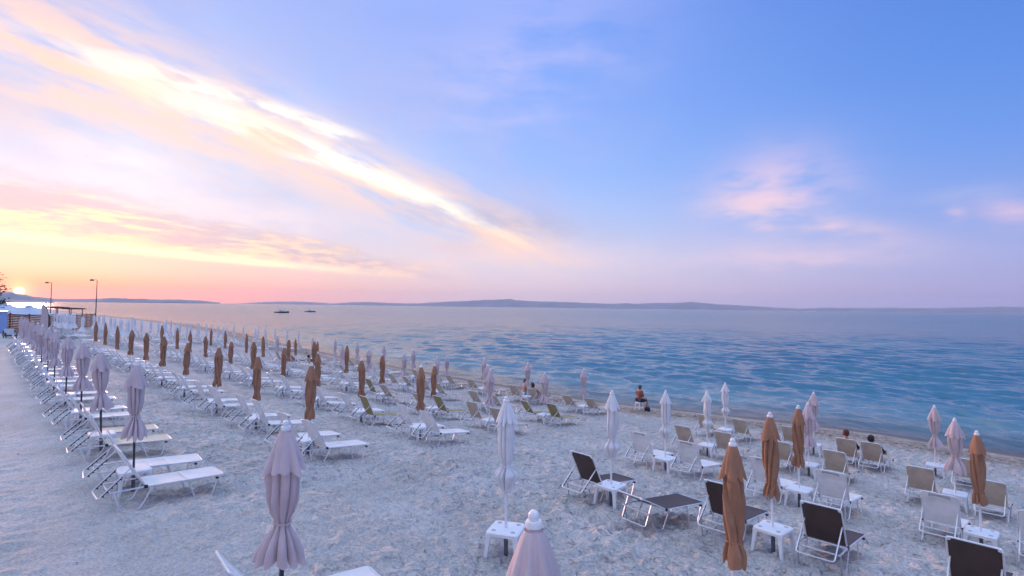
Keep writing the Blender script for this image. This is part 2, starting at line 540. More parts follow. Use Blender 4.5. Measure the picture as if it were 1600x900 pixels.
seaward = B - shore(A)
soft = np.clip((B - 0.2) / 3.0, 0.30, 1.0) * np.clip(-(seaward + 0.8) / 2.5, 0.0, 1.0)   # packed walkway, washed shore
raked = np.clip(1 - ((A - 8.6) / 2.6) ** 2, 0, 1) * np.clip(1 - ((B - 4.0) / 3.2) ** 2, 0, 1)
Z = Z + (fbm(A / 2.6, B / 2.6, 3, 5) - .5) * 0.14 * soft
Z = Z + (fbm(A / 0.42, B / 0.42, 3, 9) - .5) * 0.075 * soft * fade
Z = Z + dimples(A, B, 0.30, 3, 0.080, 1.7) * 0.045 * soft * fade * (1 - .6 * raked)
Z = Z + dimples(A, B, 0.47, 31, 0.125, 1.5) * 0.075 * soft * fade * (1 - .6 * raked)
rk = B * 0.93 + A * 0.36 + (fbm(A / .9, B / .9, 2, 41) - .5) * 0.5
Z = Z + raked * 0.024 * np.sin(rk * 2 * math.pi / 0.22) * fade
Z = Z + (fbm(A / 0.10, B / 0.10, 2, 77) - .5) * 0.007 * fade
na, nb = len(ga), len(gb)
V = np.empty((na * nb, 3))
V[:, 0] = (A * RV[0] + B * SV[0]).ravel()
V[:, 1] = (A * RV[1] + B * SV[1]).ravel()
V[:, 2] = Z.ravel()
def grid_mesh(name, V, na, nb, mat, flip=False):
    i = np.arange(na - 1)[:, None] * nb + np.arange(nb - 1)[None, :]
    i = i.ravel()
    q = np.stack([i, i + nb, i + nb + 1, i + 1], 1)
    if flip: q = q[:, ::-1]
    me = bpy.data.meshes.new(name)
    me.vertices.add(len(V)); me.vertices.foreach_set('co', V.astype(np.float32).ravel())
    me.loops.add(q.size); me.loops.foreach_set('vertex_index', q.astype(np.int32).ravel())
    me.polygons.add(len(q)); me.polygons.foreach_set('loop_start', np.arange(0, q.size, 4, dtype=np.int32))
    me.update(calc_edges=True)
    me.polygons.foreach_set('use_smooth', np.ones(len(q), dtype=bool))
    me.materials.append(mat)
    return me
def attr(me, name, arr):
    me.attributes.new(name, 'FLOAT', 'POINT').data.foreach_set('value', np.asarray(arr, np.float32).ravel())
def getattr_node(t, name):
    n = t.nodes.new('ShaderNodeAttribute')
    n.attribute_name = name
    return n.outputs['Fac']

m, t, b, out = nmat('beach_sand')
big = tex(t, 0.55, 5, 0.6, 'Position')
fine = tex(t, 26, 6, 0.7, 'Position')
grain = tex(t, 120, 3, 0.8, 'Position')
c = mixc(t, mrange(t, big, 0.35, 0.65), (.53, .51, .49), (.65, .635, .63))
c = mixc(t, mrange(t, fine, 0.36, 0.60), mixc(t, 0.55, c, (.20, .155, .12)), c)
c = mixc(t, mrange(t, grain, 0.62, 0.78), c, (.56, .53, .50))
spk = t.nodes.new('ShaderNodeTexVoronoi')
spk.inputs['Scale'].default_value = 9.0
g = t.nodes.new('ShaderNodeNewGeometry')
t.links.new(g.outputs['Position'], spk.inputs['Vector'])
c = mixc(t, mrange(t, spk.outputs['Distance'], 0.06, 0.10, 0.7, 0.0), c, (.24, .19, .15))
peb = getattr_node(t, 'shingle')
vor = t.nodes.new('ShaderNodeTexVoronoi')
vor.inputs['Scale'].default_value = 7.0
t.links.new(g.outputs['Position'], vor.inputs['Vector'])
c = mixc(t, peb, c, mixc(t, mrange(t, tex(t, 4.5, 5, .7, 'Position'), 0.35, 0.62), (.15, .105, .075), (.45, .385, .33)))
wet = getattr_node(t, 'wet')
c = mixc(t, wet, c, (.15, .115, .085))
t.links.new(c, b.inputs['Base Color'])
t.links.new(mrange(t, wet, 0.0, 1.0, 0.95, 0.5), b.inputs['Roughness'])
b.inputs['Specular IOR Level'].default_value = 0.3
sf = getattr_node(t, 'soft')
def prints(scale, seed):
    vv = t.nodes.new('ShaderNodeTexVoronoi')
    vv.feature = 'SMOOTH_F1'
    vv.inputs['Scale'].default_value = scale
    vv.inputs['Smoothness'].default_value = 0.35
    wv = t.nodes.new('ShaderNodeVectorMath'); wv.operation = 'ADD'
    wn = t.nodes.new('ShaderNodeTexNoise'); wn.inputs['Scale'].default_value = 5.0
    t.links.new(g.outputs['Position'], wn.inputs['Vector'])
    ws = t.nodes.new('ShaderNodeVectorMath'); ws.operation = 'SCALE'; ws.inputs['Scale'].default_value = 0.22
    t.links.new(wn.outputs['Color'], ws.inputs[0])
    t.links.new(g.outputs['Position'], wv.inputs[0]); t.links.new(ws.outputs[0], wv.inputs[1])
    t.links.new(wv.outputs[0], vv.inputs['Vector'])
    mm = t.nodes.new('ShaderNodeMath'); mm.operation = 'MULTIPLY'
    t.links.new(vv.outputs['Distance'], mm.inputs[0]); t.links.new(sf, mm.inputs[1])
    return mm.outputs[0]
n0_ = bump(t, prints(4.6, 1), 1.0, 0.115, None)
n0_ = bump(t, prints(9.5, 2), 0.9, 0.042, None, n0_)
n1_ = bump(t, fine, 0.5, 0.02, None, n0_)
bump(t, grain, 0.7, 0.01, b.inputs['Normal'], n1_)
me = grid_mesh('sand', V, na, nb, m)
wob_ = (fbm(A / 3.5, B / 3.5, 3, 55) - .5) * 1.6
attr(me, 'wet', np.clip((seaward + 1.5 + wob_ * 0.6) / 0.6, 0, 1))
sh_ = np.exp(-((seaward + 2.9 + wob_) / 1.5) ** 2)
attr(me, 'soft', soft * (1 - .45 * raked))
attr(me, 'shingle', np.clip(sh_ * 1.5 * (0.35 + fbm(A / .5, B / .5, 3, 71)), 0, 1))
link('sand_beach', me, kind='structure')

# ------------------------------------------------------------------ the sea
rr = [20.0]
while rr[-1] < 230: rr.append(rr[-1] * 1.0052)
while rr[-1] < 19000: rr.append(rr[-1] * 1.07)
rr = np.array(rr)
tt = np.radians(np.linspace(-78, 78, 560))
RR, TT = np.meshgrid(rr, tt, indexing='ij')
SX, SY = RR * np.sin(TT), RR * np.cos(TT)
SAa = SX * RV[0] + SY * RV[1]
SBb = SX * SV[0] + SY * SV[1]
off = SBb - shore(SAa)
SZ = np.zeros_like(RR)
step = np.maximum(RR * 0.0056, 0.05)
rg = np.random.default_rng(3)
for k in range(54):
    lam = 0.5 * (6.0 / 0.5) ** (rg.random() ** 1.4)
    th = YAW + rg.normal(0, 0.55)
    amp = 0.0075 * lam ** 0.8
    w = np.clip(lam / (3.2 * step) - 0.6, 0, 1)
    ph = rg.random() * 6.28
    arg = (SX * math.cos(th) + SY * math.sin(th)) * 2 * math.pi / lam + ph
    SZ += amp * w * (np.sin(arg) + 0.25 * np.sin(2 * arg + 0.6))
SZ *= np.clip(off / 7.0, 0.12, 1.0) * (0.55 + 0.9 * fbm(SX / 9, SY / 9, 3, 8))
swell = np.exp(-((off - 2.4 - (fbm(SAa / 14, SBb / 14, 2, 4) - .5) * 3) / 0.75) ** 2) + 0.8 * np.exp(-((off - 5.6 - (fbm(SAa / 18, SBb / 18, 2, 14) - .5) * 4) / 1.0) ** 2)
SZ += 0.055 * swell * (0.4 + fbm(SAa / 6, SBb / 6, 2, 21))
SZ *= np.clip((228 - RR) / 150, 0, 1)
VS = np.stack([SX.ravel(), SY.ravel(), (SZ + SEA).ravel()], 1)
m, t, b, out = nmat('sea_water')
t.nodes.remove(b)
dep = getattr_node(t, 'offshore')
body_c = mixc(t, mrange(t, dep, 0.0, 1.0), (.26, .40, .40), (.05, .19, .265))
body_c = mixc(t, mrange(t, tex(t, .035, 4, .6, 'Position'), .35, .7), body_c, mixc(t, 0.4, body_c, (.02, .07, .17)))
df = t.nodes.new('ShaderNodeBsdfDiffuse')
t.links.new(body_c, df.inputs[0])
trn = t.nodes.new('ShaderNodeBsdfTransparent')
trn.inputs[0].default_value = (.80, .93, .92, 1)
sub = t.nodes.new('ShaderNodeMixShader')
t.links.new(mrange(t, dep, 0.0, 0.42, 0.12, 1.0), sub.inputs[0])
t.links.new(trn.outputs[0], sub.inputs[1]); t.links.new(df.outputs[0], sub.inputs[2])
gl = t.nodes.new('ShaderNodeBsdfGlossy')
fard = getattr_node(t, 'faraway')
t.links.new(mrange(t, fard, 0.0, 1.0, 0.06, 0.16), gl.inputs['Roughness'])
fr = t.nodes.new('ShaderNodeFresnel')
fr.inputs['IOR'].default_value = 1.333
mx = t.nodes.new('ShaderNodeMixShader')
frm = t.nodes.new('ShaderNodeMath'); frm.operation = 'MULTIPLY'
t.links.new(fr.outputs[0], frm.inputs[0]); t.links.new(mrange(t, fard, 0.0, 1.0, 1.0, 0.72), frm.inputs[1])   # a ruffled surface mirrors less at grazing angles
t.links.new(frm.outputs[0], mx.inputs[0])
t.links.new(sub.outputs[0], mx.inputs[1]); t.links.new(gl.outputs[0], mx.inputs[2])
t.links.new(mx.outputs[0], out.inputs[0])
rip = tex(t, 2.2, 5, 0.62, 'Position', (1.0, 0.42, 1.0), -YAW)
rip2 = tex(t, 0.5, 4, 0.6, 'Position', (1.0, 0.35, 1.0), -YAW + 0.3)
bn = bump(t, rip2, 0.5, 0.35, None)
bn = bump(t, tex(t, 0.11, 4, 0.65, 'Position', (1.0, 0.4, 1.0), -YAW + 0.15), 0.5, 1.2, None, bn)
bn = bump(t, rip, 0.7, 0.10, None, bn)
for n_ in (gl, fr, df): t.links.new(bn, n_.inputs['Normal'])
me = grid_mesh('sea', VS, len(rr), len(tt), m, True)
attr(me, 'offshore', np.clip(off / 14.0, 0, 1))
attr(me, 'faraway', np.clip((np.log(RR) - math.log(45)) / (math.log(420) - math.log(45)), 0, 1))
link('sea', me, kind='structure')

# ------------------------------------------------------------------ far land
def ridge(name, pts, D, depth, seed, rough):
    """a range of hills: crest heights read at distance D, real slopes in front and behind"""
    us = np.arange(pts[0][0], pts[-1][0] + .1, 4.0)
    vs_ = np.interp(us, [p[0] for p in pts], [p[1] for p in pts])
    rows = 13
    out_ = []
    for i, (u, v) in enumerate(zip(us, vs_)):
        d = ray(u, v)
        d = d / d.y
        crest = max(EYE + d.z * D - SEA, 2.0) * (1 + rough * (fbm(np.array([u / 14.0]), np.array([seed * 3.1]), 4, seed)[0] - .5))
        for k in range(rows):
            s_ = (k / (rows - 1)) * 2 - 1
            y = D + s_ * depth
            z = crest * max(0.0, math.cos(s_ * math.pi / 2)) ** 0.9
            z *= 1 + (0.5 * (fbm(np.array([u / 30.0]), np.array([k / 2.0]), 3, seed + 5)[0] - .5) if abs(s_) > .1 else 0)
            out_.append((d.x * y, y, SEA - 1.5 + z + (1.5 if 0 < k < rows - 1 else 0)))
    me_ = grid_mesh(name, np.array(out_), len(us), rows, MT['rock'])
    link(name, me_, kind='structure')
ridge('hills', [(-420, 440), (-240, 444), (-90, 453), (-20, 459), (16, 457.5), (34, 459.5), (56, 464), (84, 466.5), (120, 467), (170, 466), (220, 467), (280, 468.4), (320, 470), (344, 472.6)], 6500, 700, 2, 0.25)
ridge('hills', [(-420, 462), (-200, 466), (-60, 468.6), (20, 469.3), (60, 469.9), (84, 471.4)], 1700, 160, 14, 0.15)  # low ridge added to hide the sun glint on the water behind
ridge('hills', [(360, 475), (420, 471.5), (470, 471), (520, 474), (570, 472), (640, 474.5), (700, 472), (745, 469), (790, 467.5), (840, 470.5), (900, 473), (960, 474.5), (1010, 474.5), (1060, 473), (1082, 472.5),
                (1120, 475.5), (1180, 479), (1250, 482.5)], 17500, 1500, 5, 0.25)
ridge('hills', [(1180, 484.5), (1250, 482), (1330, 481), (1400, 481.5), (1480, 481), (1560, 479.5), (1640, 479), (1760, 480), (1900, 486)], 16000, 1400, 9, 0.25)

hz = bpy.data.materials.new('haze')
hz.use_nodes = True
t = hz.node_tree
t.nodes.clear()
ho = t.nodes.new('ShaderNodeOutputMaterial')
pv = t.nodes.new('ShaderNodeVolumePrincipled')
pv.inputs['Color'].default_value = (.72, .82, 1.0, 1)
pv.inputs['Density'].default_value = 0.00003
pv.inputs['Anisotropy'].default_value = 0.10
t.links.new(pv.outputs[0], ho.inputs['Volume'])
hb = MB().box((0, 4500, 240), (56000, 31500, 496), 0)
ho_ = link('haze', hb.mesh('haze', [hz], False), kind='stuff')

# ------------------------------------------------------------------ closed umbrellas
UH = 2.33
KINDS = {
 'mauve': dict(prof=[(0, .03), (.06, .05), (.16, .08), (.33, .112), (.5, .124), (.68, .118), (.82, .092), (.90, .056), (.95, .054), (1.02, .088), (1.12, .132), (1.22, .162), (1.27, .168)], amp=.24, tw=.25, n=8, flap=(.03, .40, .172), tie=.925, L=1.27, saw=.35),
 'brown': dict(prof=[(0, .03), (.08, .055), (.2, .08), (.4, .098), (.62, .104), (.82, .098), (1.0, .084), (1.10, .066), (1.15, .078), (1.25, .105), (1.31, .098)], amp=.20, tw=1.1, n=6, flap=(.02, .37, .125), tie=1.11, L=1.31, saw=.75),
 'white': dict(prof=[(0, .02), (.08, .04), (.2, .07), (.4, .098), (.62, .104), (.82, .09), (.93, .058), (.98, .055), (1.03, .10), (1.10, .135), (1.18, .10), (1.3, .045)], amp=.25, tw=.3, n=8, flap=(.0, .30, .14), tie=.955, L=1.3, saw=.4),
 'bell': dict(prof=[(0, .05), (.06, .10), (.2, .12), (.45, .12), (.68, .10), (.80, .075), (.88, .10), (1.05, .19), (1.2, .26), (1.26, .27)], amp=.14, tw=.2, n=8, flap=(.0, .22, .14), tie=.80, L=1.26, saw=.3),
}
CANVAS = {'mauve': 'mauve', 'brown': 'brown', 'white': 'white_canvas', 'bell': 'white_canvas'}
def cinterp(prof, s):
    xs, ys = [p[0] for p in prof], [p[1] for p in prof]
    return float(np.mean([np.interp(s + d, xs, ys) for d in (-.025, 0, .025)]))
def canopy_mesh(kind, seed, far=False):
    K = KINDS[kind]
    rg = random.Random(seed * 31 + len(kind))
    n, L = K['n'], K['L']
    p1, p2, p3 = rg.uniform(0, 6.3), rg.uniform(0, 6.3), rg.uniform(0, 6.3)
    tw = K['tw'] * rg.choice((-1, 1)) * rg.uniform(.6, 1.3)
    lean = rg.uniform(.10, .22)
    pl = [rg.uniform(.35, 1.7) for _ in range(n)]
    seg, rows = (18, 10) if far else (112, 40)
    prof = [(-L * i / (rows - 1), 0) for i in range(rows)]
    def fn(th, i, z, r):
        s = -z
        r = cinterp(K['prof'], s)
        q = th + tw * s + .16 * math.sin(3.1 * s + p1) + .34 * math.sin(th + p2) + .16 * math.sin(3 * th + p1)
        fr_ = (q / (2 * math.pi) * n) % n
        k = pl[int(fr_)]
        fr_ %= 1.0
        fold = abs(math.sin(fr_ * math.pi)) ** .6
        sawt = (fr_ / .86) ** .8 if fr_ < .86 else (1 - fr_) / .14
        A_ = K['amp'] * min(1.0, s / .18) * (.65 + .5 * k)
        if s > K['tie']: A_ *= 1.5
        ridge_ = 1 - A_ + 2 * A_ * (sawt * K['saw'] + fold * (1 - K['saw'])) + min(1, s / .2) * (.06 * math.sin(6.5 * s + 2 * th + p3) + .05 * math.sin(3 * th - 8 * s + p1) + .025 * math.sin(9 * th + 14 * s + p2))
        rr_ = r * ridge_ * (1 + lean * math.cos(th + p2 + 1.4 * s) * .6)
        hem = max(0, (s - L * .93) / (L * .07))
        return (max(rr_, .012), z - hem * .10 * k * (fold - .4) + .012 * math.sin(5 * th + p3) * hem)
    mb = MB().lathe(prof, seg, 0, fn, False)
    mb.add([(0, 0, .004)] + [(.03 * math.cos(k), .03 * math.sin(k), 0) for k in np.linspace(0, 2 * math.pi, 9)[:-1]], [(0, 1 + k, 1 + (k + 1) % 8) for k in range(8)])
    return mb
def flap_mesh(kind, seed):
    K = KINDS[kind]
    rg = random.Random(seed * 17 + 3)
    s0, s1, rmax = K['flap']
    n = K['n']
    p1, p2 = rg.uniform(0, 6.3), rg.uniform(0, 6.3)
    rows = 14
    prof = [(-(s0 + (s1 - s0) * i / (rows - 1)), 0) for i in range(rows)]
    r0 = cinterp(K['prof'], s0) + .008
    ru = [rg.uniform(.3, 1.8) for _ in range(n)]
    def fn(th, i, z, r):
        f = i / (rows - 1)
        base_ = r0 + (rmax - r0) * f ** .85
        lim = cinterp(K['prof'], -z) * 1.14 + .006
        q = th + p1 + .38 * math.sin(th + p2) + .18 * math.sin(2 * th + p2)
        k = ru[int((q / (2 * math.pi) * n) % n)]
        w_ = abs(math.sin(q * n / 2))
        return (max(base_ * (1 + .46 * f ** .7 * k * (w_ - .6)), min(lim, base_)), z - .055 * f * f * k * (w_ - .5))
    return MB().lathe(prof, 112, 0, fn, False)
NVAR = {'mauve': 4, 'brown': 4, 'white': 3, 'bell': 2}
UM = {}
for kd, nv in NVAR.items():
    for s_ in range(nv):
        UM[kd, s_] = (canopy_mesh(kd, s_).mesh('canopy', [CANVAS[kd]], True, False), flap_mesh(kd, s_).mesh('vent_flap', [CANVAS[kd]], True, False))
        f_ = canopy_mesh(kd, s_, True)
        for i_ in range(len(f_.v)): f_.v[i_] = (f_.v[i_][0], f_.v[i_][1], f_.v[i_][2] + UH - .06)
        f_.tube([(0, 0, -.3), (0, 0, UH - .3)], .024, 5, 1)
        f_.lathe([(UH - .07, .05), (UH - .03, .05), (UH, .02)], 8, 0)
        UM[kd, s_, 'far'] = f_.mesh('closed_umbrella', [CANVAS[kd], 'pole_white'], True, False)
def ball(mb, c, r, n=12, mi=0, sz=1.0):
    return mb.lathe([(c[2] + r * sz * math.sin(p), max(r * math.cos(p), 1e-4)) for p in np.linspace(-math.pi / 2, math.pi / 2, 9)], n, mi, None, False, (c[0], c[1]))
fin = MB().lathe([(-.02, .050), (.005, .052), (.02, .046), (.022, .028)], 20, 0)
ball(fin, (0, 0, .045), .034, 16, 0, 1.15)
FIN = fin.mesh('finial', ['plastic'])
POLE = {k: MB().tube([(0, 0, -.35), (0, 0, UH - .2)], .021, 10).mesh('pole', [k]) for k in ('pole_white', 'pole_dark')}
SLEEVE = MB().tube([(0, 0, -.2), (0, 0, .36)], .032, 10).mesh('ground_sleeve', ['pole_grey'])
TIE = {}
for kd in NVAR:
    mb = MB()
    pts = [(math.cos(k) * (cinterp(KINDS[kd]['prof'], KINDS[kd]['tie']) + .013), math.sin(k) * (cinterp(KINDS[kd]['prof'], KINDS[kd]['tie']) + .013), .006 * math.sin(2 * k)) for k in np.linspace(0, 2 * math.pi, 21)[:-1]]
    mb.tube(pts, .010, 6, 0, True)
    mb.box((cinterp(KINDS[kd]['prof'], KINDS[kd]['tie']) + .024, 0, -.02), (.02, .035, .07))
    TIE[kd] = mb.mesh('tie_strap', [CANVAS[kd]])
ucount = 0
def umbrella(a, b, kind, label, group, h=UH, pole='pole_white', far=False, cs=1.0):
    global ucount
    ucount += 1
    rg = random.Random(ucount * 13 + 1)
    v = ucount % NVAR[kind]
    k = h / UH
    wide = rg.uniform(.94, 1.10)
    kw = dict(label=label, category='umbrella', group=group)
    if far:
        o = link('closed_umbrella', UM[kind, v, 'far'], None, **kw)
        o.location = P3(a, b)
    else:
        o = empty('closed_umbrella', P3(a, b), 0, **kw)
        cz = UH - .06
        c = link('canopy', UM[kind, v][0], o); c.location.z = cz; c.scale = (1, 1, cs)
        fl = link('vent_flap', UM[kind, v][1], c)
        ti = link('tie_strap', TIE[kind], c); ti.location.z = -KINDS[kind]['tie']
        fi = link('finial', FIN, o); fi.location.z = cz; fi.scale = (.86, .86, .86)
        link('pole', POLE[pole], o)
        link('ground_sleeve', SLEEVE, o)
    o.scale = (wide, wide, k)
    o.rotation_euler = (rg.gauss(0, .014), rg.gauss(0, .014), rg.uniform(0, 6.28))
    return o

# ------------------------------------------------------------------ plastic side tables
TB = .25
def squircle(h, r, n=4):
    pts = []
    for cx, cy, a0 in ((h - r, h - r, 0), (-(h - r), h - r, 90), (-(h - r), -(h - r), 180), (h - r, -(h - r), 270)):
        for k in range(n + 1):
            t_ = math.radians(a0 + 90 * k / n)
            pts.append((cx + r * math.cos(t_), cy + r * math.sin(t_)))
    return pts
def table_top_mb():
    mb = MB()
    rings = [(.400, TB - .03, .055), (.410, TB - .008, .065), (.402, TB, .07), (.372, TB, .07), (.366, TB - .012, .06), (.388, TB - .05, .05)]
    n = 20
    vs_ = []
    for z, h, r in [(.355, TB - .002, .07), (.400, TB, .07), (.412, TB - .012, .06)]:
        vs_ += [(x, y, z) for x, y in squircle(h, r)]
    vs_ += [(x, y, .414) for x, y in squircle(TB - .05, .04)]
    fs_ = [(i * n + k, i * n + (k + 1) % n, (i + 1) * n + (k + 1) % n, (i + 1) * n + k) for i in range(3) for k in range(n)]
    fs_.append(tuple(3 * n + k for k in range(n)))
    mb.add(vs_, fs_)
    mb.add([(x, y, .357) for x, y in squircle(TB - .02, .05)], [tuple(range(n))[::-1]])
    return mb
TOP = table_top_mb().mesh('table_top', ['plastic'])
def leg_mb(sx, sy):
    mb = MB()
    w0, w1 = .085, .045
    vs_ = []
    for z, w, o_ in ((.375, .10, TB - .058), (.30, .062, TB - .040), (.0, .042, TB - .008), (-.05, .040, TB)):
        vs_ += [(sx * (o_ + dx * w / 2), sy * (o_ + dy * w / 2), z) for dx, dy in ((-1, -1), (1, -1), (1, 1), (-1, 1))]
    fs_ = [(i * 4 + k, i * 4 + (k + 1) % 4, (i + 1) * 4 + (k + 1) % 4, (i + 1) * 4 + k) for i in range(3) for k in range(4)] + [(0, 1, 2, 3), (12, 13, 14, 15)]
    return mb.add(vs_, fs_)
TLEG = [leg_mb(sx, sy).mesh('leg', ['plastic'], False) for sx in (-1, 1) for sy in (-1, 1)]
CUP = MB().lathe([(.4145, .034), (.4175, .034), (.4175, .028), (.4150, .026)], 14, 0).mesh('cup_recess', ['pad'])
mb = table_top_mb()
for sx in (-1, 1):
    for sy in (-1, 1):
        q = leg_mb(sx, sy); mb.add(q.v, q.f)
TFAR = mb.mesh('side_table', ['plastic'], False)
def table(a, b, label, group, rz=0.0, far=False, cups=False):
    kw = dict(label=label, category='table', group=group)
    if far:
        o = link('side_table', TFAR, None, **kw); o.location = P3(a, b)
    else:
        o = empty('side_table', P3(a, b), 0, **kw)
        tp = link('table_top', TOP, o)
        for l_ in TLEG: link('leg', l_, o)
        if cups:
            for sx in (-1, 1):
                for sy in (-1, 1):
                    c = link('cup_recess', CUP, tp); c.location = (sx * .15, sy * .15, 0)
    o.rotation_euler = (0, 0, YAW + rz)
    return o

# ------------------------------------------------------------------ sunbeds
HW, SZT = .305, .36
def panel(mb, x0, x1, hw, sag, th=.010, nx=9, ny=6, mi=0):
    top, bot = [], []
    for i in range(nx):
        for j in range(ny):
            x = x0 + (x1 - x0) * i / (nx - 1)
            y = -hw + 2 * hw * j / (ny - 1)
            z = -sag * (1 - (y / hw) ** 2) * (1 - (2 * i / (nx - 1) - 1) ** 4)
            top.append((x, y, z + th / 2)); bot.append((x, y, z - th / 2))
    N = nx * ny
    fs_ = []
    for i in range(nx - 1):
        for j in range(ny - 1):
            k = i * ny + j
            fs_.append((k, k + ny, k + ny + 1, k + 1)); fs_.append((N + k, N + k + 1, N + k + ny + 1, N + k + ny))
    for i in range(nx - 1):
        for j in (0, ny - 1):
            k = i * ny + j; fs_.append((k, k + ny, N + k + ny, N + k))
    for j in range(ny - 1):
        for i in (0, nx - 1):
            k = i * ny + j; fs_.append((k, k + 1, N + k + 1, N + k))
    return mb.add(top + bot, fs_, mi)
def turned(mb, ang):
    """turn a mesh built along +x to lean back from the hinge"""
    ca, sa = math.cos(ang), math.sin(ang)
    mb.v = [(-x * ca + z * sa, y, SZT + x * sa + z * ca) for x, y, z in mb.v]
    return mb
BL = .74
def seat_mb(): 
    mb = panel(MB(), .02, 1.185, HW - .004, .018)
    mb.v = [(x, y, z + SZT + .004) for x, y, z in mb.v]
    return mb
def frame_mb(n=8):
    mb = MB()
    z = SZT - .006
    mb.tube(rounded([(-.50, -HW, z - .02), (.0, -HW, z), (1.21, -HW, z), (1.21, HW, z), (.0, HW, z), (-.50, HW, z - .02)], .07), .0135, n)
    mb.tube([(-.495, -HW, z - .02), (-.495, HW, z - .02)], .0115, n)
    mb.tube([(.02, -HW, z - .015), (.02, HW, z - .015)], .0115, n)
    mb.tube([(.62, -HW, z - .025), (.62, HW, z - .025)], .0115, n)
    return mb
def back_mb(ang): return turned(panel(MB(), .03, BL - .01, HW - .012, .022, .010, 8, 6), ang)
def backframe_mb(ang, n=8):
    return turned(MB().tube(rounded([(0, -HW + .012, 0), (BL, -HW + .012, 0), (BL, HW - .012, 0), (0, HW - .012, 0)], .075), .0135, n), ang)
def leg_u(x0, x1, x2, x3, y, n=8):
    return MB().tube(rounded([(x0, y, SZT - .02), (x1, y, .004), (x2, y, .004), (x3, y, SZT - .02)], .05), .0125, n)
def strut_pts(ang):
    s_ = .40
    p = Vector((-s_ * math.cos(ang), 0, SZT + s_ * math.sin(ang)))
    if ang < .6: q = Vector((-.52, 0, .10))
    else: q = Vector((-.64, 0, .255))
    return p, q
def strut_mb(ang, n=8):
    p, q = strut_pts(ang)
    y = HW - .035
    return MB().tube(rounded([(p.x, -y, p.z), (q.x, -y, q.z), (q.x, y, q.z), (p.x, y, p.z)], .05), .0115, n)
def rack_mb(ang, y):
    p, q = strut_pts(ang)
    d = (q - p)
    rot = Matrix.Rotation(-math.atan2(d.z, d.x), 3, 'Y')
    mb = MB()
    mid = p + d * .58
    mb.box((mid.x, y, mid.z - .020), (d.length * .62, .016, .016), 0, rot)
    for k in range(5):
        c = p + d * (.32 + .13 * k)
        mb.box((c.x, y, c.z - .034), (.020, .018, .034), 0, rot)
    return mb
BEDM = {}
LEGS = [leg_u(-.44, -.33, -.06, .10, s * HW).mesh('leg', ['alu']) for s in (-1, 1)] + [leg_u(.64, .76, 1.02, 1.12, s * HW).mesh('leg', ['alu']) for s in (-1, 1)]
LEGSD = [leg_u(-.44, -.33, -.06, .10, s * HW).mesh('leg', ['alu_grey']) for s in (-1, 1)] + LEGS[2:]
FRAME = frame_mb().mesh('frame', ['alu'])
HINGE = MB().box((0, 0, 0), (.055, .03, .05)).mesh('hinge', ['black'], False)
SEAM = MB().box((.62, 0, SZT + .0125), (.022, 2 * HW - .03, .003)).mesh('seam_strip', ['plastic'], False)
CAP = MB().box((0, 0, 0), (.05, .07, .028)).mesh('corner_cap', ['plastic'], False)
FOOT = MB().box((0, 0, 0), (.05, .04, .03)).mesh('foot_cap', ['black'], False)
def bed_meshes(ang, sl):
    key = (ang, sl)
    if key not in BEDM:
        r_ = math.radians(ang)
        BEDM[key] = dict(seat=seat_mb().mesh('seat', [sl]), back=back_mb(r_).mesh('backrest', [sl]), bframe=backframe_mb(r_).mesh('backrest_frame', ['alu']), strut=strut_mb(r_).mesh('support_strut', ['alu']),
                         racks=[rack_mb(r_, s * (HW - .035)).mesh('notch_rack', ['black'], False) for s in (-1, 1)],
                         pad=turned(MB().box((BL - .10, 0, 0), (.15, .34, .026)), r_).mesh('headrest_pad', ['pad'], False))
    return BEDM[key]
BEDF = {}
def far_bed_mesh(ang, sl):
    key = (ang, sl)
    if key not in BEDF:
        r_ = math.radians(ang)
        mb = MB()
        for q, mi in ((seat_mb(), 0), (back_mb(r_), 0), (frame_mb(4), 1), (backframe_mb(r_, 4), 1), (strut_mb(r_, 4), 1), (rack_mb(r_, HW - .035), 2), (rack_mb(r_, -HW + .035), 2)):
            mb.add(q.v, q.f, mi)
        for s in (-1, 1):
            for args in ((-.44, -.33, -.06, .10), (.64, .76, 1.02, 1.12)):
                q = leg_u(*args, s * HW, 4); mb.add(q.v, q.f, 1)
        BEDF[key] = mb.mesh('sunbed', [sl, 'alu', 'black'], True, False)
    return BEDF[key]
bcount = 0
BEDPOS = []
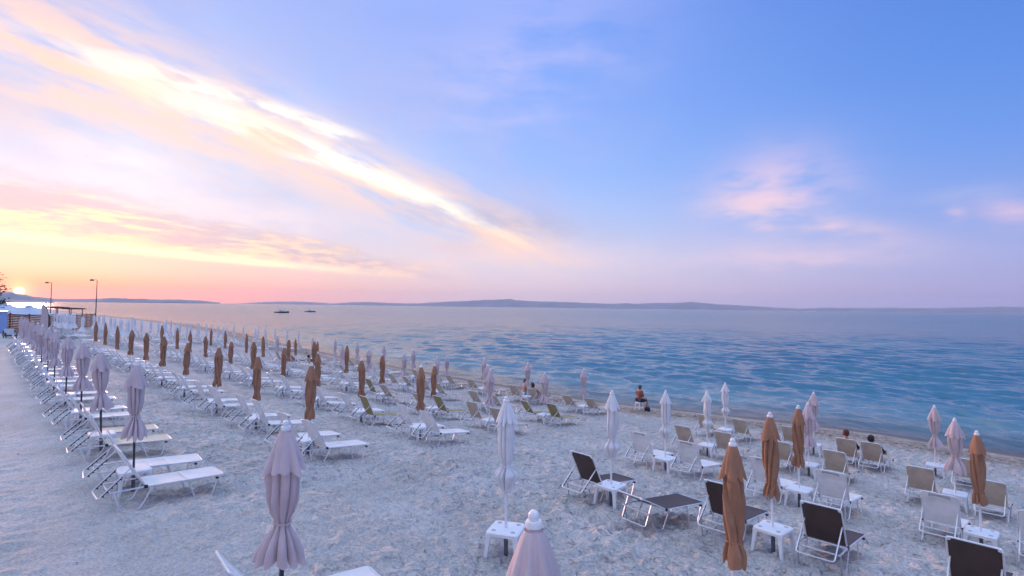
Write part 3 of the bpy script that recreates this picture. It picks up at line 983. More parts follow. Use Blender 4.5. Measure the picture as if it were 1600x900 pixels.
def sunbed(a, b, sl, label, group, ang=56, far=False, pad=False, rz=None):
    """a, b: the hinge of the backrest"""
    global bcount
    bcount += 1
    rg = random.Random(bcount * 7 + 5)
    kw = dict(label=label, category='sunbed', group=group)
    dz = [float(zg(a, b + d)) for d in (-.45, 1.1)]
    pitch = math.atan2(dz[0] - dz[1], 1.55)
    loc = P3(a, b)
    loc.z = (dz[0] * 1.1 + dz[1] * .45) / 1.55 - .008
    if far:
        o = link('sunbed', far_bed_mesh(ang, sl), None, **kw)
    else:
        D = bed_meshes(ang, sl)
        o = empty('sunbed', (0, 0, 0), 0, **kw)
        st = link('seat', D['seat'], o)
        dark = sl == 'sling_dark'
        if not dark: link('seam_strip', SEAM, st)
        bk = link('backrest', D['back'], o)
        link('frame', FRAME, o)
        bf = link('backrest_frame', D['bframe'], o)
        if dark:
            r_ = math.radians(ang)
            for s in (-1, 1):
                c = link('corner_cap', CAP, bf)
                c.location = (-(BL - .02) * math.cos(r_), s * (HW - .045), SZT + (BL - .02) * math.sin(r_))
                c.rotation_euler = (0, r_, s * .6)
        for l_ in (LEGSD if dark else LEGS): link('leg', l_, o)
        ss = link('support_strut', D['strut'], o)
        for r_ in D['racks']: link('notch_rack', r_, ss)
        for s in (-1, 1):
            h_ = link('hinge', HINGE, o); h_.location = (.0, s * (HW + .004), SZT - .004)
            f_ = link('foot_cap', FOOT, o); f_.location = (1.10, s * HW, SZT - .05)
        if pad: link('headrest_pad', D['pad'], bk)
    o.location = loc
    o.rotation_euler = (0, pitch + rg.gauss(0, .006), YAW + (rg.gauss(0, .06) if rz is None else rz))
    BEDPOS.append((a, b, o))
    return o

# ------------------------------------------------------------------ layout: the long block beyond the open sand
W, TN, CR, OL, DK = 'sling_white', 'sling_tan', 'sling_cream', 'sling_olive', 'sling_dark'
CN = {W: 'white', TN: 'tan', CR: 'cream', OL: 'olive', DK: 'dark brown'}
def unit_row(b, alist, rowname, umb, gap, ang, sling, heights=None, pole='pole_white', skip=()):
    """a row of units: umbrella through a table, a sunbed on either side"""
    k = 0
    for i, a in enumerate(alist):
        far = math.hypot(a, b) > 40
        kd = umb(i)
        nm = {'mauve': 'mauve', 'brown': 'brown', 'white': 'white', 'bell': 'white'}[kd]
        umbrella(a, b, kd, f'closed {nm} umbrella, {ORD[i]} from the open sand, {rowname}', f'umbrellas in {rowname}', heights[i] if heights else UH, pole, far)
        table(a, b, f'white table, {ORD[i]} from the open sand, {rowname}', f'side tables in {rowname}', random.gauss(0, .05), far)
        for s in (-1, 1):
            sl = sling(i, s)
            jb = random.gauss(0, .06)
            an = random.choice(ang)
            sunbed(a + s * (gap + random.gauss(0, .03)), b - .05 + jb, sl, f'{CN[sl]} sunbed, {ORD[k]} from the open sand, {rowname}', f'sunbeds in {rowname}', an, far)
            k += 1
rowL = [11.85, 15.49, 19.1, 22.8, 26.6, 29.6, 33.0, 36.6, 40.0, 43.6, 47.3, 51.0]
unit_row(2.08, rowL, 'the walkway row of dark poles', lambda i: 'mauve', .69, (58, 60, 62, 64), lambda i, s: CR if i == 1 else W, None, 'pole_dark')
rowM1 = [13.4, 17.0, 20.8, 25.0, 28.8, 32.3, 36.2, 40.3, 44.8, 49.0]
unit_row(6.0, rowM1, 'the first brown umbrella row', lambda i: 'brown', .72, (50, 55, 58, 61), lambda i, s: W, [2.30, 2.28, 2.33, 2.26, 2.34, 2.34, 2.33, 2.34, 2.4, 2.38])
rowM2 = [14.15, 17.8, 21.3, 24.9, 28.7, 32.2, 36.7, 40.2, 43.5, 47.8]
unit_row(9.9, rowM2, 'the second brown umbrella row', lambda i: 'brown', .72, (50, 55, 58, 61), lambda i, s: OL if (i, s) == (1, -1) else W, [2.30, 2.26, 2.28, 2.25, 2.30, 2.12, 2.2, 2.3, 2.36, 2.4])
rowM3 = [15.5, 19.1, 23.2, 26.8, 30.8, 34.5, 38.7, 42.0, 46.8, 50.6]
unit_row(14.0, rowM3, 'the third brown umbrella row', lambda i: 'mauve' if i == 0 else 'brown', .72, (47, 50, 54, 57), lambda i, s: OL if (i, s) in ((1, -1), (2, 1)) else TN if i < 3 else W,
         [2.31, 2.25, 2.3, 2.45, 2.45, 2.35, 2.3, 2.3, 2.33, 2.33])
rowM4 = [16.6, 20.4, 24.7, 28.0, 32.0, 35.8, 39.8, 43.6, 47.5]
unit_row(18.3, rowM4, 'the umbrella row before the waterline row', lambda i: 'brown' if i in (6, 7) else 'mauve', .72, (47, 50, 54, 57), lambda i, s: OL if i == 0 else TN if i < 4 or (i + s) % 3 else W,
         [2.28, 2.33, 2.3, 2.26, 2.26, 2.26, 2.3, 2.3, 2.33])
rowM5 = [17.6, 21.6, 25.4, 29.1, 33.0, 37.1, 41.1, 45.2, 49.4]
unit_row(22.4, rowM5, 'the umbrella row along the waterline', lambda i: 'mauve', .72, (47, 50, 54, 57), lambda i, s: TN if i < 5 or (i + s) % 2 else W,
         [2.33, 2.33, 2.28, 2.12, 2.33, 2.33, 2.33, 2.36, 2.3])

# the crowded far block with white umbrellas
far_px = [(129, 494), (85, 488), (90, 489), (95, 490), (99, 489.5), (104, 490), (108, 491), (113, 491), (118, 491), (148, 492), (155, 492), (162, 493), (174, 495), (180, 497), (189, 498), (200, 500), (207, 495), (212, 496),
          (222, 497), (236, 499), (248, 500), (260, 499), (258, 503), (268, 500), (274, 504), (281, 502), (293, 505), (298, 504), (309, 505), (312, 504), (323, 506), (331, 507), (341, 508), (349, 509),
          (355, 506), (366, 507), (381, 508), (399, 512), (404, 510), (415, 511), (431, 512), (449, 514), (467, 515)]
def on_plane_above_sand(u, v, h):
    d = ray(u, v)
    lo, hi = 20.0, 200.0
    for t_ in np.arange(30, 190, .1):
        p = Vector((0, 0, EYE)) + d * float(t_)
        a, b = p.x * RV[0] + p.y * RV[1], p.x * SV[0] + p.y * SV[1]
        if p.z < float(zg(a, b)) + h: return a, b
    return None
FARU = []
def FARZ(b): return 'beside the slatted wooden fence' if b < 9 else 'midway between the fence and the water' if b < 17 else 'near the far waterline' if b < 22 else 'at the very edge of the far waterline'
for u, v in far_px:
    r_ = on_plane_above_sand(u, v, UH)
    if r_ is None: continue
    a, b = r_
    a *= 0.86; b *= 0.86                              # nearer and a little taller fits their apparent thickness
    FARU.append((a, b))
    d = ray(u, v)
    t_ = math.hypot(*xy(a, b)) / math.hypot(d.x, d.y)
    top = EYE + d.z * t_
    umbrella(a, b, 'bell' if b < 13 else 'white', 'closed white umbrella in the far block ' + FARZ(b), 'white umbrellas of the far block', min(max(top - float(zg(a, b)), 2.0), 2.75), 'pole_white', True)
    for s in (-1, 1):
        sunbed(a + s * .74, b - .05, W, 'pale sunbed in the far block ' + FARZ(b), 'sunbeds of the far block', 56, True)

# ------------------------------------------------------------------ the block on the near side of the open sand
G1 = 'umbrellas of the near block'
umbrella(4.95, 2.0, 'mauve', 'large closed mauve umbrella with ruffled cape, dark pole, alone on open sand', G1, 2.36, 'pole_dark', False, .89)
umbrella(1.92, 2.10, 'mauve', 'closed mauve umbrella with white ball finial, only its cape in view', G1, 2.34, 'pole_dark')
sunbed(5.72, 2.18, W, 'white sunbed beside the large mauve umbrella on open sand', 'sunbeds of the near block', 50)
umbrella(5.95, 5.75, 'white', 'closed white umbrella in a lone white table without sunbeds', G1, 2.36)
table(5.95, 5.75, 'white plastic table standing alone on open sand, no sunbeds beside it', 'tables of the near block', .5, False, True)
umbrella(2.60, 5.97, 'brown', 'thick closed brown umbrella in front of the dark brown sunbeds', G1, 2.33, 'pole_white', False, .94)
G2, G3 = 'tables of the near block', 'sunbeds of the near block'
for a, b, kd, lab, h, cups in [
    (6.68, 9.45, 'white', 'between the upright and the flattened dark brown sunbeds', 2.34, True),
    (3.56, 9.72, 'brown', 'between two upright dark brown sunbeds', 2.33, True),
    (8.05, 14.0, 'white', 'between two white sunbeds with grey headrests', 2.30, False),
    (4.50, 13.9, 'brown', 'between the white sunbeds behind the middle dark brown pair', 2.33, False),
    (1.24, 13.8, 'brown', 'between white sunbeds at the open row end', 2.30, True),
    (8.85, 18.2, 'white', 'between tan sunbeds one row behind the white headrest pair', 2.26, False),
    (5.62, 18.2, 'mauve', 'between tan sunbeds behind the brown umbrellas', 2.26, False),
    (2.15, 18.25, 'mauve', 'beside the tan sunbeds next to the end brown umbrella', 2.33, False),
    (10.1, 22.4, 'white', 'by the pair of tan sunbeds nearest the water', 2.33, False),
    (6.72, 22.3, 'mauve', 'at the water row beside the seated couple of sunbathers', 2.33, False),
    (3.13, 22.4, 'mauve', 'at the water row, its table holding an orange bottle', 2.33, False)]:
    nm = 'white' if kd == 'white' else kd
    umbrella(a, b, kd, f'closed {nm} umbrella {lab}', G1, h)
    table(a, b, f'white table under {nm} umbrella {lab}', G2, random.gauss(0, .06), False, cups)
for a, b, sl, ang, pad, rz, lab in [
    (7.18, 9.42, DK, 56, False, -.05, 'dark brown sunbed with raised back, next to the flattened dark one'),
    (5.52, 9.10, DK, 20, False, -.12, 'dark brown sunbed with its back lowered nearly flat'),
    (4.36, 9.72, DK, 58, False, .03, 'dark brown sunbed partly hidden behind the thick brown umbrella'),
    (2.82, 9.92, DK, 58, False, .03, 'dark brown sunbed with white corner caps, back fully in view'),
    (0.95, 9.95, DK, 58, False, .0, 'dark brown sunbed at the end of its row, only the back in view'),
    (8.78, 14.05, W, 58, True, .02, 'white sunbed with grey headrest, first behind the raised dark sunbed'),
    (7.28, 14.0, W, 58, True, -.02, 'white sunbed with grey headrest, behind the flattened dark sunbed'),
    (5.15, 13.7, W, 58, True, .0, 'white sunbed with grey headrest, between two brown umbrellas'),
    (3.76, 13.85, W, 58, True, .02, 'white sunbed with grey headrest, just behind the dark sunbed with white caps'),
    (1.84, 13.8, W, 58, True, .0, 'white sunbed with grey headrest beside the end brown umbrella'),
    (0.42, 13.9, W, 58, True, .0, 'white sunbed with grey headrest at the open end of its row'),
    (9.50, 17.95, TN, 54, False, .0, 'tan sunbed beyond the white headrest pair, on the open-sand side of its umbrella'),
    (8.14, 18.1, TN, 54, False, .02, 'tan sunbed behind the tip of the thick brown umbrella'),
    (6.32, 18.15, TN, 54, False, .0, 'tan sunbed mostly hidden behind the two tall brown umbrellas'),
    (4.82, 18.05, TN, 56, False, .02, 'tan sunbed in front of the two seated sunbathers'),
    (2.78, 17.85, TN, 56, False, .0, 'tan sunbed behind the white sunbed near the end brown umbrella'),
    (1.40, 17.75, TN, 56, False, .0, 'tan sunbed behind the end brown umbrella'),
    (10.75, 22.1, TN, 54, False, .0, 'tan sunbed by the water, half behind a white umbrella'),
    (9.32, 22.25, TN, 54, False, .0, 'tan sunbed by the water with a clear view past the white umbrellas'),
    (7.45, 22.3, TN, 54, False, .0, 'tan sunbed by the water mostly hidden behind brown umbrellas'),
    (5.36, 21.35, TN, 58, False, .03, 'tan sunbed by the water under the sunbather with reddish hair'),
    (4.62, 21.35, TN, 58, False, -.03, 'tan sunbed by the water under the sunbather with dark hair'),
    (2.25, 21.35, TN, 56, False, .0, 'tan sunbed by the water behind the closed mauve umbrellas')]:
    sunbed(a, b, sl, lab, G3, ang, False, pad, rz)

# ------------------------------------------------------------------ people
def skin_mesh(name, pts, edges, radii, mat, sub=2, root=0):
    me = bpy.data.meshes.new(name)
    names = list(pts)
    ix = {n: i for i, n in enumerate(names)}
    me.from_pydata([tuple(pts[n]) for n in names], [(ix[a], ix[b]) for a, b in edges], [])
    o = bpy.data.objects.new('tmp', me)
    col.objects.link(o)
    o.modifiers.new('skin', 'SKIN')
    o.modifiers.new('sub', 'SUBSURF').levels = sub
    for i, n in enumerate(names):
        r = radii[n]
        me.skin_vertices[0].data[i].radius = r if isinstance(r, tuple) else (r, r)
        me.skin_vertices[0].data[i].use_root = (i == root)
    dg = bpy.context.evaluated_depsgraph_get()
    new = bpy.data.meshes.new_from_object(o.evaluated_get(dg))
    bpy.data.objects.remove(o)
    bpy.data.meshes.remove(me)
    new.name = name
    new.materials.clear()
    new.materials.append(MT[mat])
    new.polygons.foreach_set('use_smooth', [True] * len(new.polygons))
    return new
def person(base, rz, J, skin, hair, wear, label, hair_long=False):
    """J: joints in metres, +x is where the person faces; wear: list of (part, material, joints, grow)"""
    p = {k: Vector(v) for k, v in J.items()}
    E = [('pelvis', 'spine'), ('spine', 'chest'), ('chest', 'neck'), ('neck', 'chin'), ('chin', 'head'), ('head', 'crown')]
    R_ = dict(pelvis=(.155, .12), spine=(.135, .105), chest=(.16, .115), neck=.055, chin=.068, head=(.085, .10), crown=(.062, .075))
    hd = (p['crown'] - p['chin']).normalized()
    for s, t in ((1, 'l'), (-1, 'r')):
        E += [('chest', 'sh' + t), ('sh' + t, 'el' + t), ('el' + t, 'wr' + t), ('wr' + t, 'palm' + t), ('pelvis', 'hip' + t), ('hip' + t, 'kn' + t), ('kn' + t, 'an' + t), ('an' + t, 'toe' + t)]
        R_.update({'sh' + t: .062, 'el' + t: .043, 'wr' + t: .027, 'palm' + t: (.036, .017), 'hip' + t: .095, 'kn' + t: .058, 'an' + t: .038, 'toe' + t: .03})
        f = (p['wr' + t] - p['el' + t]).normalized()
        p['palm' + t] = p['wr' + t] + f * .075
        side = f.cross(Vector((0, 0, 1))).normalized()
        for q, (o_, l_) in enumerate(((-.03, .062), (-.011, .075), (.009, .07), (.028, .055))):
            p[f'fi{t}{q}'] = p['palm' + t] + f * (.03 + l_) + side * o_ - Vector((0, 0, .018))
            E.append(('palm' + t, f'fi{t}{q}')); R_[f'fi{t}{q}'] = .0085
        p['th' + t] = p['wr' + t] + f * .06 + side * (.055 * s)
        E.append(('wr' + t, 'th' + t)); R_['th' + t] = .010
    nose = p['head'] - hd * .02 + Vector((.105, 0, 0))
    p['nose'] = nose; E.append(('head', 'nose')); R_['nose'] = .016
    o = empty('person', base, rz, label=label, category='person')
    link('body', skin_mesh('body', p, E, R_, skin), o)
    mb = MB()
    c = p['head'] + (p['crown'] - p['head']) * .55 - Vector((.018, 0, 0))
    prof = [(c.z + .108 * math.sin(q), max(.099 * math.cos(q), 1e-3)) for q in np.linspace(-.55 if not hair_long else -1.0, math.pi / 2, 9)]
    rg = random.Random(len(label))
    mb.lathe(prof, 20, 0, lambda th, i, z, r: (r * (1 + .05 * math.sin(7 * th + i) + rg.uniform(-.03, .03)), z - (.05 if math.cos(th) < -.2 and i == 0 else 0)), True, (c.x, c.y))
    link('hair', mb.mesh('hair', [hair]), o)
    for s in (1, -1):
        e = MB(); ball(e, (p['head'].x, s * .088 + p['head'].y, p['head'].z - .01), .024, 8, 0, 1.3)
        link('ear', e.mesh('ear', [skin]), o)
    for part, mat, js, grow in wear:
        pe = [e for e in E if e[0] in js and e[1] in js]
        rad = {k: tuple(x + grow for x in (R_[k] if isinstance(R_[k], tuple) else (R_[k], R_[k]))) for k in js}
        link(part, skin_mesh(part, {k: p[k] for k in js}, pe, rad, mat), o)
    return o
def sides(d):
    out = {}
    for k, v in d.items():
        if k[-1] == '*':
            out[k[:-1] + 'l'] = v; out[k[:-1] + 'r'] = (v[0], -v[1], v[2])
        else: out[k] = v
    return out
SIT = sides({'pelvis': (0, 0, .56), 'spine': (.02, 0, .74), 'chest': (.01, 0, .96), 'neck': (.03, 0, 1.11), 'chin': (.05, 0, 1.17), 'head': (.055, 0, 1.24), 'crown': (.05, 0, 1.31),
             'sh*': (.01, .185, 1.03), 'el*': (.06, .24, .78), 'wr*': (.28, .16, .68), 'hip*': (.03, .10, .54), 'kn*': (.43, .13, .53), 'an*': (.42, .13, .09), 'toe*': (.58, .14, .05)})
def recline(h, knee):
    return sides({'pelvis': (.16, 0, .48), 'spine': (.06, 0, .63), 'chest': (-.12, 0, .84), 'neck': (-.22, 0, .98 + h), 'chin': (-.22, 0, 1.04 + h), 'head': (-.22, 0, 1.11 + h), 'crown': (-.23, 0, 1.18 + h),
                  'sh*': (-.13, .185, .90), 'el*': (.08, .30, .66), 'wr*': (.26, .16, .60), 'hip*': (.2, .10, .47), 'kn*': (.60, .12, .46 + knee), 'an*': (1.0, .11, .43), 'toe*': (1.05, .12, .57)})
TOPJ = ['pelvis', 'spine', 'chest', 'shl', 'shr', 'ell', 'elr']
SHORTS = ['pelvis', 'hipl', 'hipr', 'knl', 'knr']
d_ = ray(999, 641)
for t_ in np.arange(5, 60, .02):
    q_ = Vector((0, 0, EYE)) + d_ * float(t_)
    a_, b_ = q_.x * RV[0] + q_.y * RV[1], q_.x * SV[0] + q_.y * SV[1]
    if q_.z < float(zg(a_, b_)): break
ST = (a_, b_)
stool = empty('plastic_stool', P3(*ST), YAW - .25, label='white plastic stool at the edge of the water under the seated person', category='stool')
mb = MB()
n_ = 20
vs_ = [(x * k, y * k, z) for z, k in ((.40, .66), (.435, .70), (.45, .62)) for x, y in squircle(TB, .08)]
mb.add(vs_, [(i * n_ + k, i * n_ + (k + 1) % n_, (i + 1) * n_ + (k + 1) % n_, (i + 1) * n_ + k) for i in range(2) for k in range(n_)] + [tuple(2 * n_ + k for k in range(n_)), tuple(range(n_))[::-1]])
link('seat', mb.mesh('seat', ['plastic']), stool)
for sx in (-1, 1):
    for sy in (-1, 1):
        link('leg', MB().tube([(sx * .13, sy * .13, .41), (sx * .19, sy * .19, -.03)], [.032, .022], 6).mesh('leg', ['plastic']), stool)
link('brace', MB().tube([(-.165, -.165, .16), (.165, -.165, .16), (.165, .165, .16), (-.165, .165, .16)], .012, 6, 0, True).mesh('brace', ['plastic']), stool)
person(P3(*ST), YAW - .25, SIT, 'skin', 'hair_grey', [('shirt', 'cloth_rust', TOPJ, .016), ('shorts', 'cloth_navy', SHORTS, .010)], 'grey-haired person in a rust top sitting on a white stool by the water')
bagm = MB()
for z0, sc_ in ((.0, 1.0),):
    pr = [(0, .10), (.03, .145), (.12, .15), (.20, .12), (.23, .06)]
    bagm.lathe(pr, 16, 0, lambda th, i, z, r: r * (1 + .12 * math.cos(2 * th)))
bagm.tube([(-.08, 0, .2), (-.06, 0, .34), (.06, 0, .34), (.08, 0, .2)], .011, 6)
bag = link('bag', bagm.mesh('bag', ['cloth_navy']), None, label='small dark bag on the sand beside the white stool', category='bag')
x_, y_ = xy(ST[0] - .42, ST[1] + .12)
bag.location = (x_, y_, float(zg(ST[0] - .42, ST[1] + .12)) - .01)
def on_bed(a, b, dx=0.0, dy=0.0, dz=0.0):
    for A_, B_, o in BEDPOS:
        if abs(A_ - a) < .35 and abs(B_ - b) < .35:
            v = Matrix.Rotation(o.rotation_euler[2], 3, 'Z') @ Matrix.Rotation(o.rotation_euler[1], 3, 'Y') @ Vector((dx, dy, 0))
            return o.location + v + Vector((0, 0, dz))
    return P3(a, b)
person(on_bed(5.36, 21.35), YAW + .03, recline(.06, .12), 'skin_pale', 'hair_red', [('shirt', 'cloth_navy', TOPJ, .014), ('shorts', 'cloth_navy', SHORTS, .010)], 'sunbather with reddish hair and dark shirt reclining on a tan sunbed')
person(on_bed(4.62, 21.35), YAW - .03, recline(.0, .16), 'skin', 'hair_dark', [('shirt', 'cloth_navy', TOPJ, .014), ('shorts', 'cloth_navy', SHORTS, .010)], 'dark-haired sunbather reclining on the tan sunbed with elbow out')
person(on_bed(22.32, 22.35, .62, -.05, -.10), YAW - .25, SIT, 'skin', 'hair_red', [('shorts', 'cloth_blue', SHORTS, .012)], 'bare-backed person sitting up on a tan sunbed at the waterline')
person(on_bed(22.32, 22.35, .62, -.62, -.24), YAW - .5, SIT, 'skin', 'hair_dark', [('shorts', 'cloth_pink', SHORTS, .012)], 'second bare-backed person squeezed beside the one sitting up at the waterline', True)
person(on_bed(20.88, 22.35), YAW, recline(.0, .05), 'skin', 'hair_dark', [('shorts', 'cloth_blue', SHORTS, .012)], 'dark-haired person lying with legs stretched on a waterline sunbed, blue shorts')
person(on_bed(43.6 + .72, 18.25), YAW, recline(.0, .05), 'skin', 'hair_dark', [('shorts', 'cloth_pink', SHORTS, .012)], 'distant sunbather in pink reclining among the far brown umbrellas')
person(on_bed(39.8 + .72, 18.25), YAW, recline(.0, .1), 'skin', 'hair_dark', [('shirt', 'cloth_green', TOPJ, .014)], 'distant sunbather in a green top reclining among brown umbrellas')

# a bottle on the end table
bo = empty('bottle', P3(3.13, 22.4, .414) + Vector((.10, -.06, 0)), 0, label='white bottle with an orange cap on a table by the water', category='bottle')
link('body', MB().lathe([(0, .034), (.09, .036), (.12, .02)], 12).mesh('body', ['plastic']), bo)
link('cap', MB().lathe([(.121, .026), (.165, .026), (.17, .02)], 12).mesh('cap', ['orange']), bo)

# ------------------------------------------------------------------ boats
def boat(u, v, length, hull, label, heading):
    d = ray(u, v)
    t_ = (SEA - EYE) / d.z
    o = empty('motor_boat', (d.x * t_, d.y * t_, SEA), heading, label=label, category='boat')
    L = length
    st = [(-.5, .15, .8), (-.3, .17, .85), (0, .175, .95), (.25, .14, 1.1), (.4, .08, 1.25), (.5, .008, 1.42)]
    vs_, fs_ = [], []
    for x, w, h in st:
        vs_ += [(x * L, -w * L, h * L * .075), (x * L, -w * L * .7, -.3), (x * L, 0, -.5), (x * L, w * L * .7, -.3), (x * L, w * L, h * L * .075)]
    for i in range(len(st) - 1):
        for k in range(4): fs_.append((i * 5 + k, i * 5 + k + 1, (i + 1) * 5 + k + 1, (i + 1) * 5 + k))
        fs_.append((i * 5 + 4, i * 5, (i + 1) * 5, (i + 1) * 5 + 4))
    fs_.append((0, 1, 2, 3, 4))
    link('hull', MB().add(vs_, fs_).mesh('hull', [hull], False), o)
    z0 = L * .07
    cb = MB()
    w = .12 * L
    vs_ = [(-.22 * L, -w, z0), (.22 * L, -w, z0), (.22 * L, w, z0), (-.22 * L, w, z0), (-.2 * L, -w * .85, z0 + .085 * L), (.08 * L, -w * .85, z0 + .085 * L), (.08 * L, w * .85, z0 + .085 * L), (-.2 * L, w * .85, z0 + .085 * L)]
    cb.add(vs_, [(0, 3, 2, 1), (4, 5, 6, 7), (0, 1, 5, 4), (1, 2, 6, 5), (2, 3, 7, 6), (3, 0, 4, 7)])
    c = link('cabin', cb.mesh('cabin', ['boat_white'], False), o)
    for s in (-1, 1):
        link('window', MB().box((-.04 * L, s * w * .955, z0 + .05 * L), (.2 * L, .03, .03 * L)).mesh('window', ['glass'], False), c)
    link('windscreen', MB().box((.145 * L, 0, z0 + .055 * L), (.02, w * 1.5, .04 * L), 0, Matrix.Rotation(-1.0, 3, 'Y')).mesh('windscreen', ['glass'], False), c)
    link('roof', MB().box((-.06 * L, 0, z0 + .155 * L), (.2 * L, w * 1.5, .015 * L)).mesh('roof', ['boat_white'], False), o)
    for sx in (-.14, .02):
        for s in (-1, 1):
            link('roof_post', MB().tube([(sx * L, s * w * .7, z0 + .085 * L), (sx * L, s * w * .7, z0 + .15 * L)], .05, 6).mesh('roof_post', ['alu']), o)
boat(441, 488.6, 10.5, 'hull_dark', 'motor boat with a dark red-brown hull and roofed cabin out at sea', -.25)
boat(485, 487.4, 8.6, 'hull_blue', 'smaller motor boat with a dark blue hull and white cabin out at sea', -.2)

# ------------------------------------------------------------------ beach bar behind the far end
def at(u, y, z):
    d = ray(u, 470)
    return Vector((d.x / d.y * y, y, z))
def gz(p): return float(zg(p.x * RV[0] + p.y * RV[1], p.x * SV[0] + p.y * SV[1]))
def fence(p0, p1, top0, top1, n, panels, label):
    p0, p1 = Vector(p0), Vector(p1)
    o = empty('wooden_fence', (p0.x, p0.y, gz(p0)), math.atan2(p1.y - p0.y, p1.x - p0.x), label=label, category='fence', group='wooden fences of the beach bar')
    Lx = (Vector((p1.x, p1.y, 0)) - Vector((p0.x, p0.y, 0))).length
    zr = gz(p1) - gz(p0)
    w = Lx / panels
    tilt = math.atan2(zr + (top1 - top0), Lx)
    h = (top0 + top1) / 2
    pl = MB().box((0, 0, 0), (w - .02, .03, h / n * .72)).mesh('plank', ['wood'], False)
    ps = MB().box((0, 0, 0), (.10, .10, h + .25)).mesh('post', ['wood'], False)
    for i in range(panels + 1):
        q = link('post', ps, o); q.location = (i * w, .068, h / 2 - .02 + zr * i / panels)
    for i in range(panels):
        for k in range(n):
            q = link('plank', pl, o)
            q.location = ((i + .5) * w, random.uniform(-.006, .006), h * (k + .55) / n + zr * (i + .5) / panels)
            q.rotation_euler = (0, -math.atan2(zr, Lx), 0)
F0, F1, F2 = at(-14, 60, 0), at(76, 60, 0), at(150, 92, 0)
fence(F0, F1, 2.05, 2.05, 11, 3, 'brown plank fence with narrow gaps below the pale tents')
fence(F1 + Vector((.1, .15, 0)), F2, 2.0, 2.1, 9, 8, 'brown slatted fence with open gaps running back towards the sea behind white umbrellas')
def tent(u, y, half, eave, apex, label):
    c = at(u, y, 0); z0 = gz(c)
    o = empty('canopy_tent', (c.x, c.y, z0), .5, label=label, category='tent', group='pale tents of the beach bar')
    mb = MB()
    N, rows = 32, 9
    vs_ = []
    for i in range(rows):
        f = i / (rows - 1)
        r = half * (1 - f) + .28 * f
        z = eave + (apex - eave) * (f ** 1.25)
        for k in range(N):
            th = 2 * math.pi * (k + .5) / N
            m_ = max(abs(math.cos(th)), abs(math.sin(th)))
            sg = -.10 * (1 - abs(math.cos(2 * th)) ** 2) * 0 + .12 * (1 - abs(math.sin(2 * th))) * (1 - f) * f * 2
            vs_.append((r * math.cos(th) / m_, r * math.sin(th) / m_, z - sg))
    fs_ = [(i * N + k, i * N + (k + 1) % N, (i + 1) * N + (k + 1) % N, (i + 1) * N + k) for i in range(rows - 1) for k in range(N)]
    mb.add(vs_, fs_)
    rf = link('roof', mb.mesh('roof', ['tent']), o)
    link('top_cap', MB().lathe([(apex - .03, .42), (apex + .10, .34), (apex + .2, .05)], 16).mesh('top_cap', ['tent']), rf)
    for k in range(4):
        th = k * math.pi / 2
        q = link('valance', MB().box((half + .015, 0, eave - .11), (.012, half * 2, .24)).mesh('valance', ['tent'], False), rf); q.rotation_euler = (0, 0, th)
        pq = link('post', MB().tube([(half - .08, half - .08, -.3), (half - .08, half - .08, eave)], .05, 8).mesh('post', ['alu']), o); pq.rotation_euler = (0, 0, th)
tent(46, 65, 2.0, 1.95, 2.85, 'pale blue tent roof in front of the other tent, above the plank fence')
tent(4, 71, 2.3, 2.0, 3.15, 'pale blue tent roof standing behind and beside the first tent')
# feather flag
fp = at(77, 52, 0)
fo = empty('feather_flag', (fp.x, fp.y, gz(fp)), .15, label='tall mauve feather flag on a curved dark pole by the fence', category='flag')
pth = [(0, 0, 0), (.02, 0, 1.2), (.0, 0, 2.2), (-.12, 0, 2.8), (-.34, 0, 3.18), (-.58, 0, 3.28)]
link('pole', MB().tube(rounded(pth, .5, 5), .022, 8).mesh('pole', ['pole_dark']), fo)
mb = MB()
zz = np.linspace(.35, 3.24, 16)
rt = np.interp(zz, [0, 1.2, 2.2, 2.8, 3.18, 3.28], [-.0, .0, -.02, -.14, -.36, -.56])
lf = np.interp(zz, [.35, 2.4, 2.9, 3.15, 3.24], [-.62, -.66, -.66, -.62, -.56])
vs_ = []
for y0 in (0, .012):
    for z, r, l in zip(zz, rt, lf): vs_ += [(l, y0 + .05 * math.sin(z * 3), z), ((l + r) / 2, y0 - .04 * math.sin(z * 2.3), z), (r, y0, z)]
fs_ = []
for s_ in (0, 48):
    for i in range(15):
        for k in (0, 1): fs_.append((s_ + i * 3 + k, s_ + i * 3 + k + 1, s_ + i * 3 + k + 4, s_ + i * 3 + k + 3))
link('banner', mb.add(vs_, fs_).mesh('banner', ['mauve'], True, False), fo)
# pale blue end wall of the bar
wp = at(-6, 56, 0)
wo_ = empty('bar_hut', (wp.x - .6, wp.y, gz(wp)), .1, label='pale blue corner of the beach bar hut at the end of the fence', category='hut')
link('wall', MB().box((0, 0, 1.1), (1.7, 2.2, 2.2)).mesh('wall', ['bluewall'], False), wo_)
link('roof', MB().box((0, 0, 2.26), (1.9, 2.5, .10)).mesh('roof', ['plastic'], False), wo_)
# dark thatched sunshade beyond the fence
tp = at(100, 86, 0)
to = empty('thatched_pergola', (tp.x, tp.y, gz(tp)), -.1, label='dark thatched pergola on posts beyond the slatted fence', category='pergola')
mb = MB()
zt = 2.95 - gz(tp) - .45
for k in range(15):
    x0 = -2.5 + k * .36
    mb.box((x0, 0, zt - .02 * k + random.uniform(-.05, .05)), (.40, 2.6 + random.uniform(-.2, .2), .10 + random.uniform(0, .06)), 0, Matrix.Rotation(random.uniform(-.08, .08), 3, 'Y'))
link('roof', mb.mesh('roof', ['dark_thatch'], False), to)
for sx in (-2.3, 0, 2.3):
    for sy in (-1, 1): link('post', MB().tube([(sx, sy, -.3), (sx, sy, zt - .02 * (sx + 2.5) / .36)], .06, 6).mesh('post', ['wood']), to)
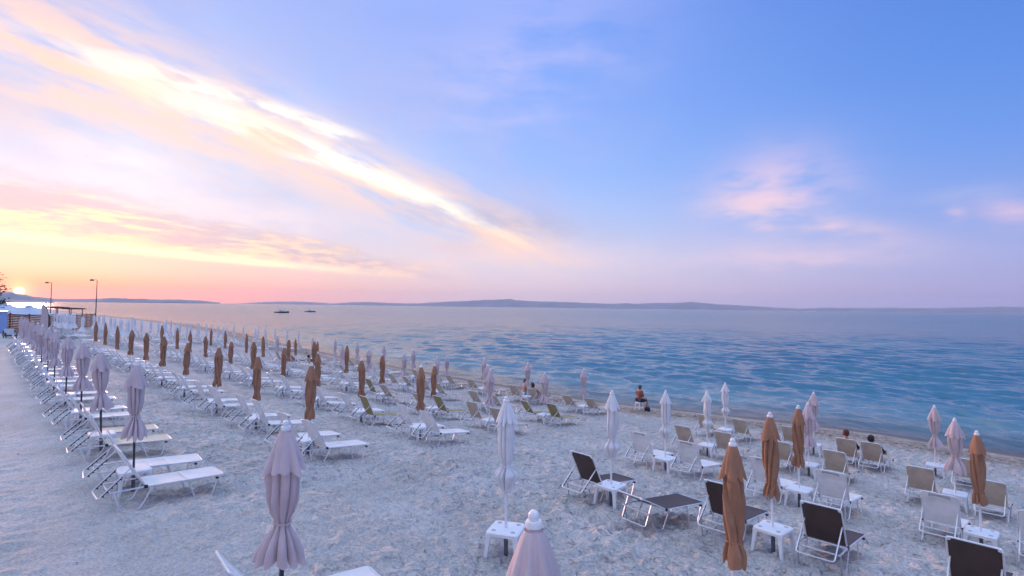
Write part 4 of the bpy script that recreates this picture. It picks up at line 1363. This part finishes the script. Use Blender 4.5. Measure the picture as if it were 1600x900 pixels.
# lamp posts
def lamp(u, y, vtop, label):
    p = at(u, y, 0); z0 = gz(p)
    top = EYE + ray(u, vtop).z / ray(u, vtop).y * y - z0
    o = empty('lamp_post', (p.x, p.y, z0), .75, label=label, category='lamp', group='lamp posts by the beach bar')
    link('post', MB().tube([(0, 0, -.3), (0, 0, top)], [.075, .045], 10).mesh('post', ['pole_grey']), o)
    link('arm', MB().tube(rounded([(0, 0, top - .1), (0, 0, top + .06), (-.5, 0, top + .08)], .1), .03, 8).mesh('arm', ['pole_grey']), o)
    link('lamp_head', MB().lathe([(top - .10, .20), (top + .02, .24), (top + .12, .16), (top + .16, .05)], 14, 0, None, True, (-.55, 0)).mesh('lamp_head', ['pole_grey']), o)
lamp(150.5, 72, 438, 'tall grey lamp post rising behind the white umbrellas at the slatted fence')
lamp(79.5, 82, 442, 'grey lamp post rising behind the feather flag and thatched pergola')
# lounge seat by the fence
lp = at(18, 50, 0)
lo_ = empty('lounge_armchair', (lp.x, lp.y, gz(lp)), -.6, label='dark lounge armchair with a pale cushion in front of the plank fence', category='armchair')
link('frame', MB().box((0, 0, .20), (.95, .85, .12)).box((-.42, 0, .42), (.10, .85, .45)).box((0, .40, .36), (.95, .08, .25)).box((0, -.40, .36), (.95, .08, .25)).mesh('frame', ['pole_dark'], False), lo_)
link('seat_cushion', MB().box((.03, 0, .345), (.78, .68, .15)).mesh('seat_cushion', ['cushion'], False), lo_)
link('back_cushion', MB().box((-.30, 0, .62), (.16, .66, .42), 0, Matrix.Rotation(-.2, 3, 'Y')).mesh('back_cushion', ['cushion'], False), lo_)
for sx in (-.4, .4):
    for sy in (-.36, .36): link('leg', MB().box((sx, sy, .05), (.06, .06, .22)).mesh('leg', ['pole_dark'], False), lo_)
# tree at the edge
trp = at(-31, 58, 0)
tr = empty('tree', (trp.x, trp.y, gz(trp)), 0, label='tree with reddish brown leaves beside the beach bar', category='tree')
tb = MB().tube([(0, 0, -.3), (.1, 0, 1.6), (.0, .1, 3.2), (.2, 0, 4.6), (.1, 0, 5.6)], [.20, .16, .12, .08, .03], 8)
lv = MB()
rg = random.Random(5)
for k in range(14):
    th = k * 2.4
    s0 = Vector((.05, .05, 2.2 + .24 * k))
    e0 = s0 + Vector((math.cos(th) * rg.uniform(1.2, 2.3), math.sin(th) * rg.uniform(1.2, 2.3), rg.uniform(.2, 1.0)))
    tb.tube([s0, s0.lerp(e0, .5) + Vector((0, 0, .15)), e0], [.06, .04, .012], 6)
    for j in range(190):
        f = rg.uniform(.35, 1.1)
        c = s0.lerp(e0, f) + Vector((rg.gauss(0, .32), rg.gauss(0, .32), rg.gauss(0, .26)))
        R3 = Matrix.Rotation(rg.uniform(0, 6.3), 3, 'Z') @ Matrix.Rotation(rg.uniform(-1.2, 1.2), 3, 'X')
        s_ = rg.uniform(.09, .17)
        lv.add([c + R3 @ Vector(q) * s_ for q in ((-1, 0, 0), (0, -.5, .1), (1.1, 0, 0), (0, .5, .1))], [(0, 1, 2, 3)])
link('trunk', tb.mesh('trunk', ['bark']), tr)
link('crown', lv.mesh('crown', ['leaf'], False, False), tr)
# pebbles lying on the open sand
pbm = MB().lathe([(-.4, .55), (0, 1.0), (.35, .8), (.55, .3)], 9, 0, lambda th, i, z, r: r * (1 + .18 * math.sin(2 * th + i))).mesh('pebble', ['pole_grey'])
for k, (u, v) in enumerate([(598, 807), (684, 835), (586, 842), (696, 800), (430, 782), (28, 710), (120, 880)]):
    d = ray(u, v); t_ = -EYE / d.z
    q_ = Vector((0, 0, EYE)) + d * t_
    for _ in range(6):
        a_, b_ = q_.x * RV[0] + q_.y * RV[1], q_.x * SV[0] + q_.y * SV[1]
        t_ = (float(zg(a_, b_)) - EYE) / d.z; q_ = Vector((0, 0, EYE)) + d * t_
    o = link('pebble', pbm, None, label='small dark pebble lying on the open sand', category='pebble', group='pebbles on the open sand')
    o.location = q_ + Vector((0, 0, .005)); s_ = random.uniform(.016, .028); o.scale = (s_, s_ * .8, s_ * .7); o.rotation_euler = (0, 0, k)
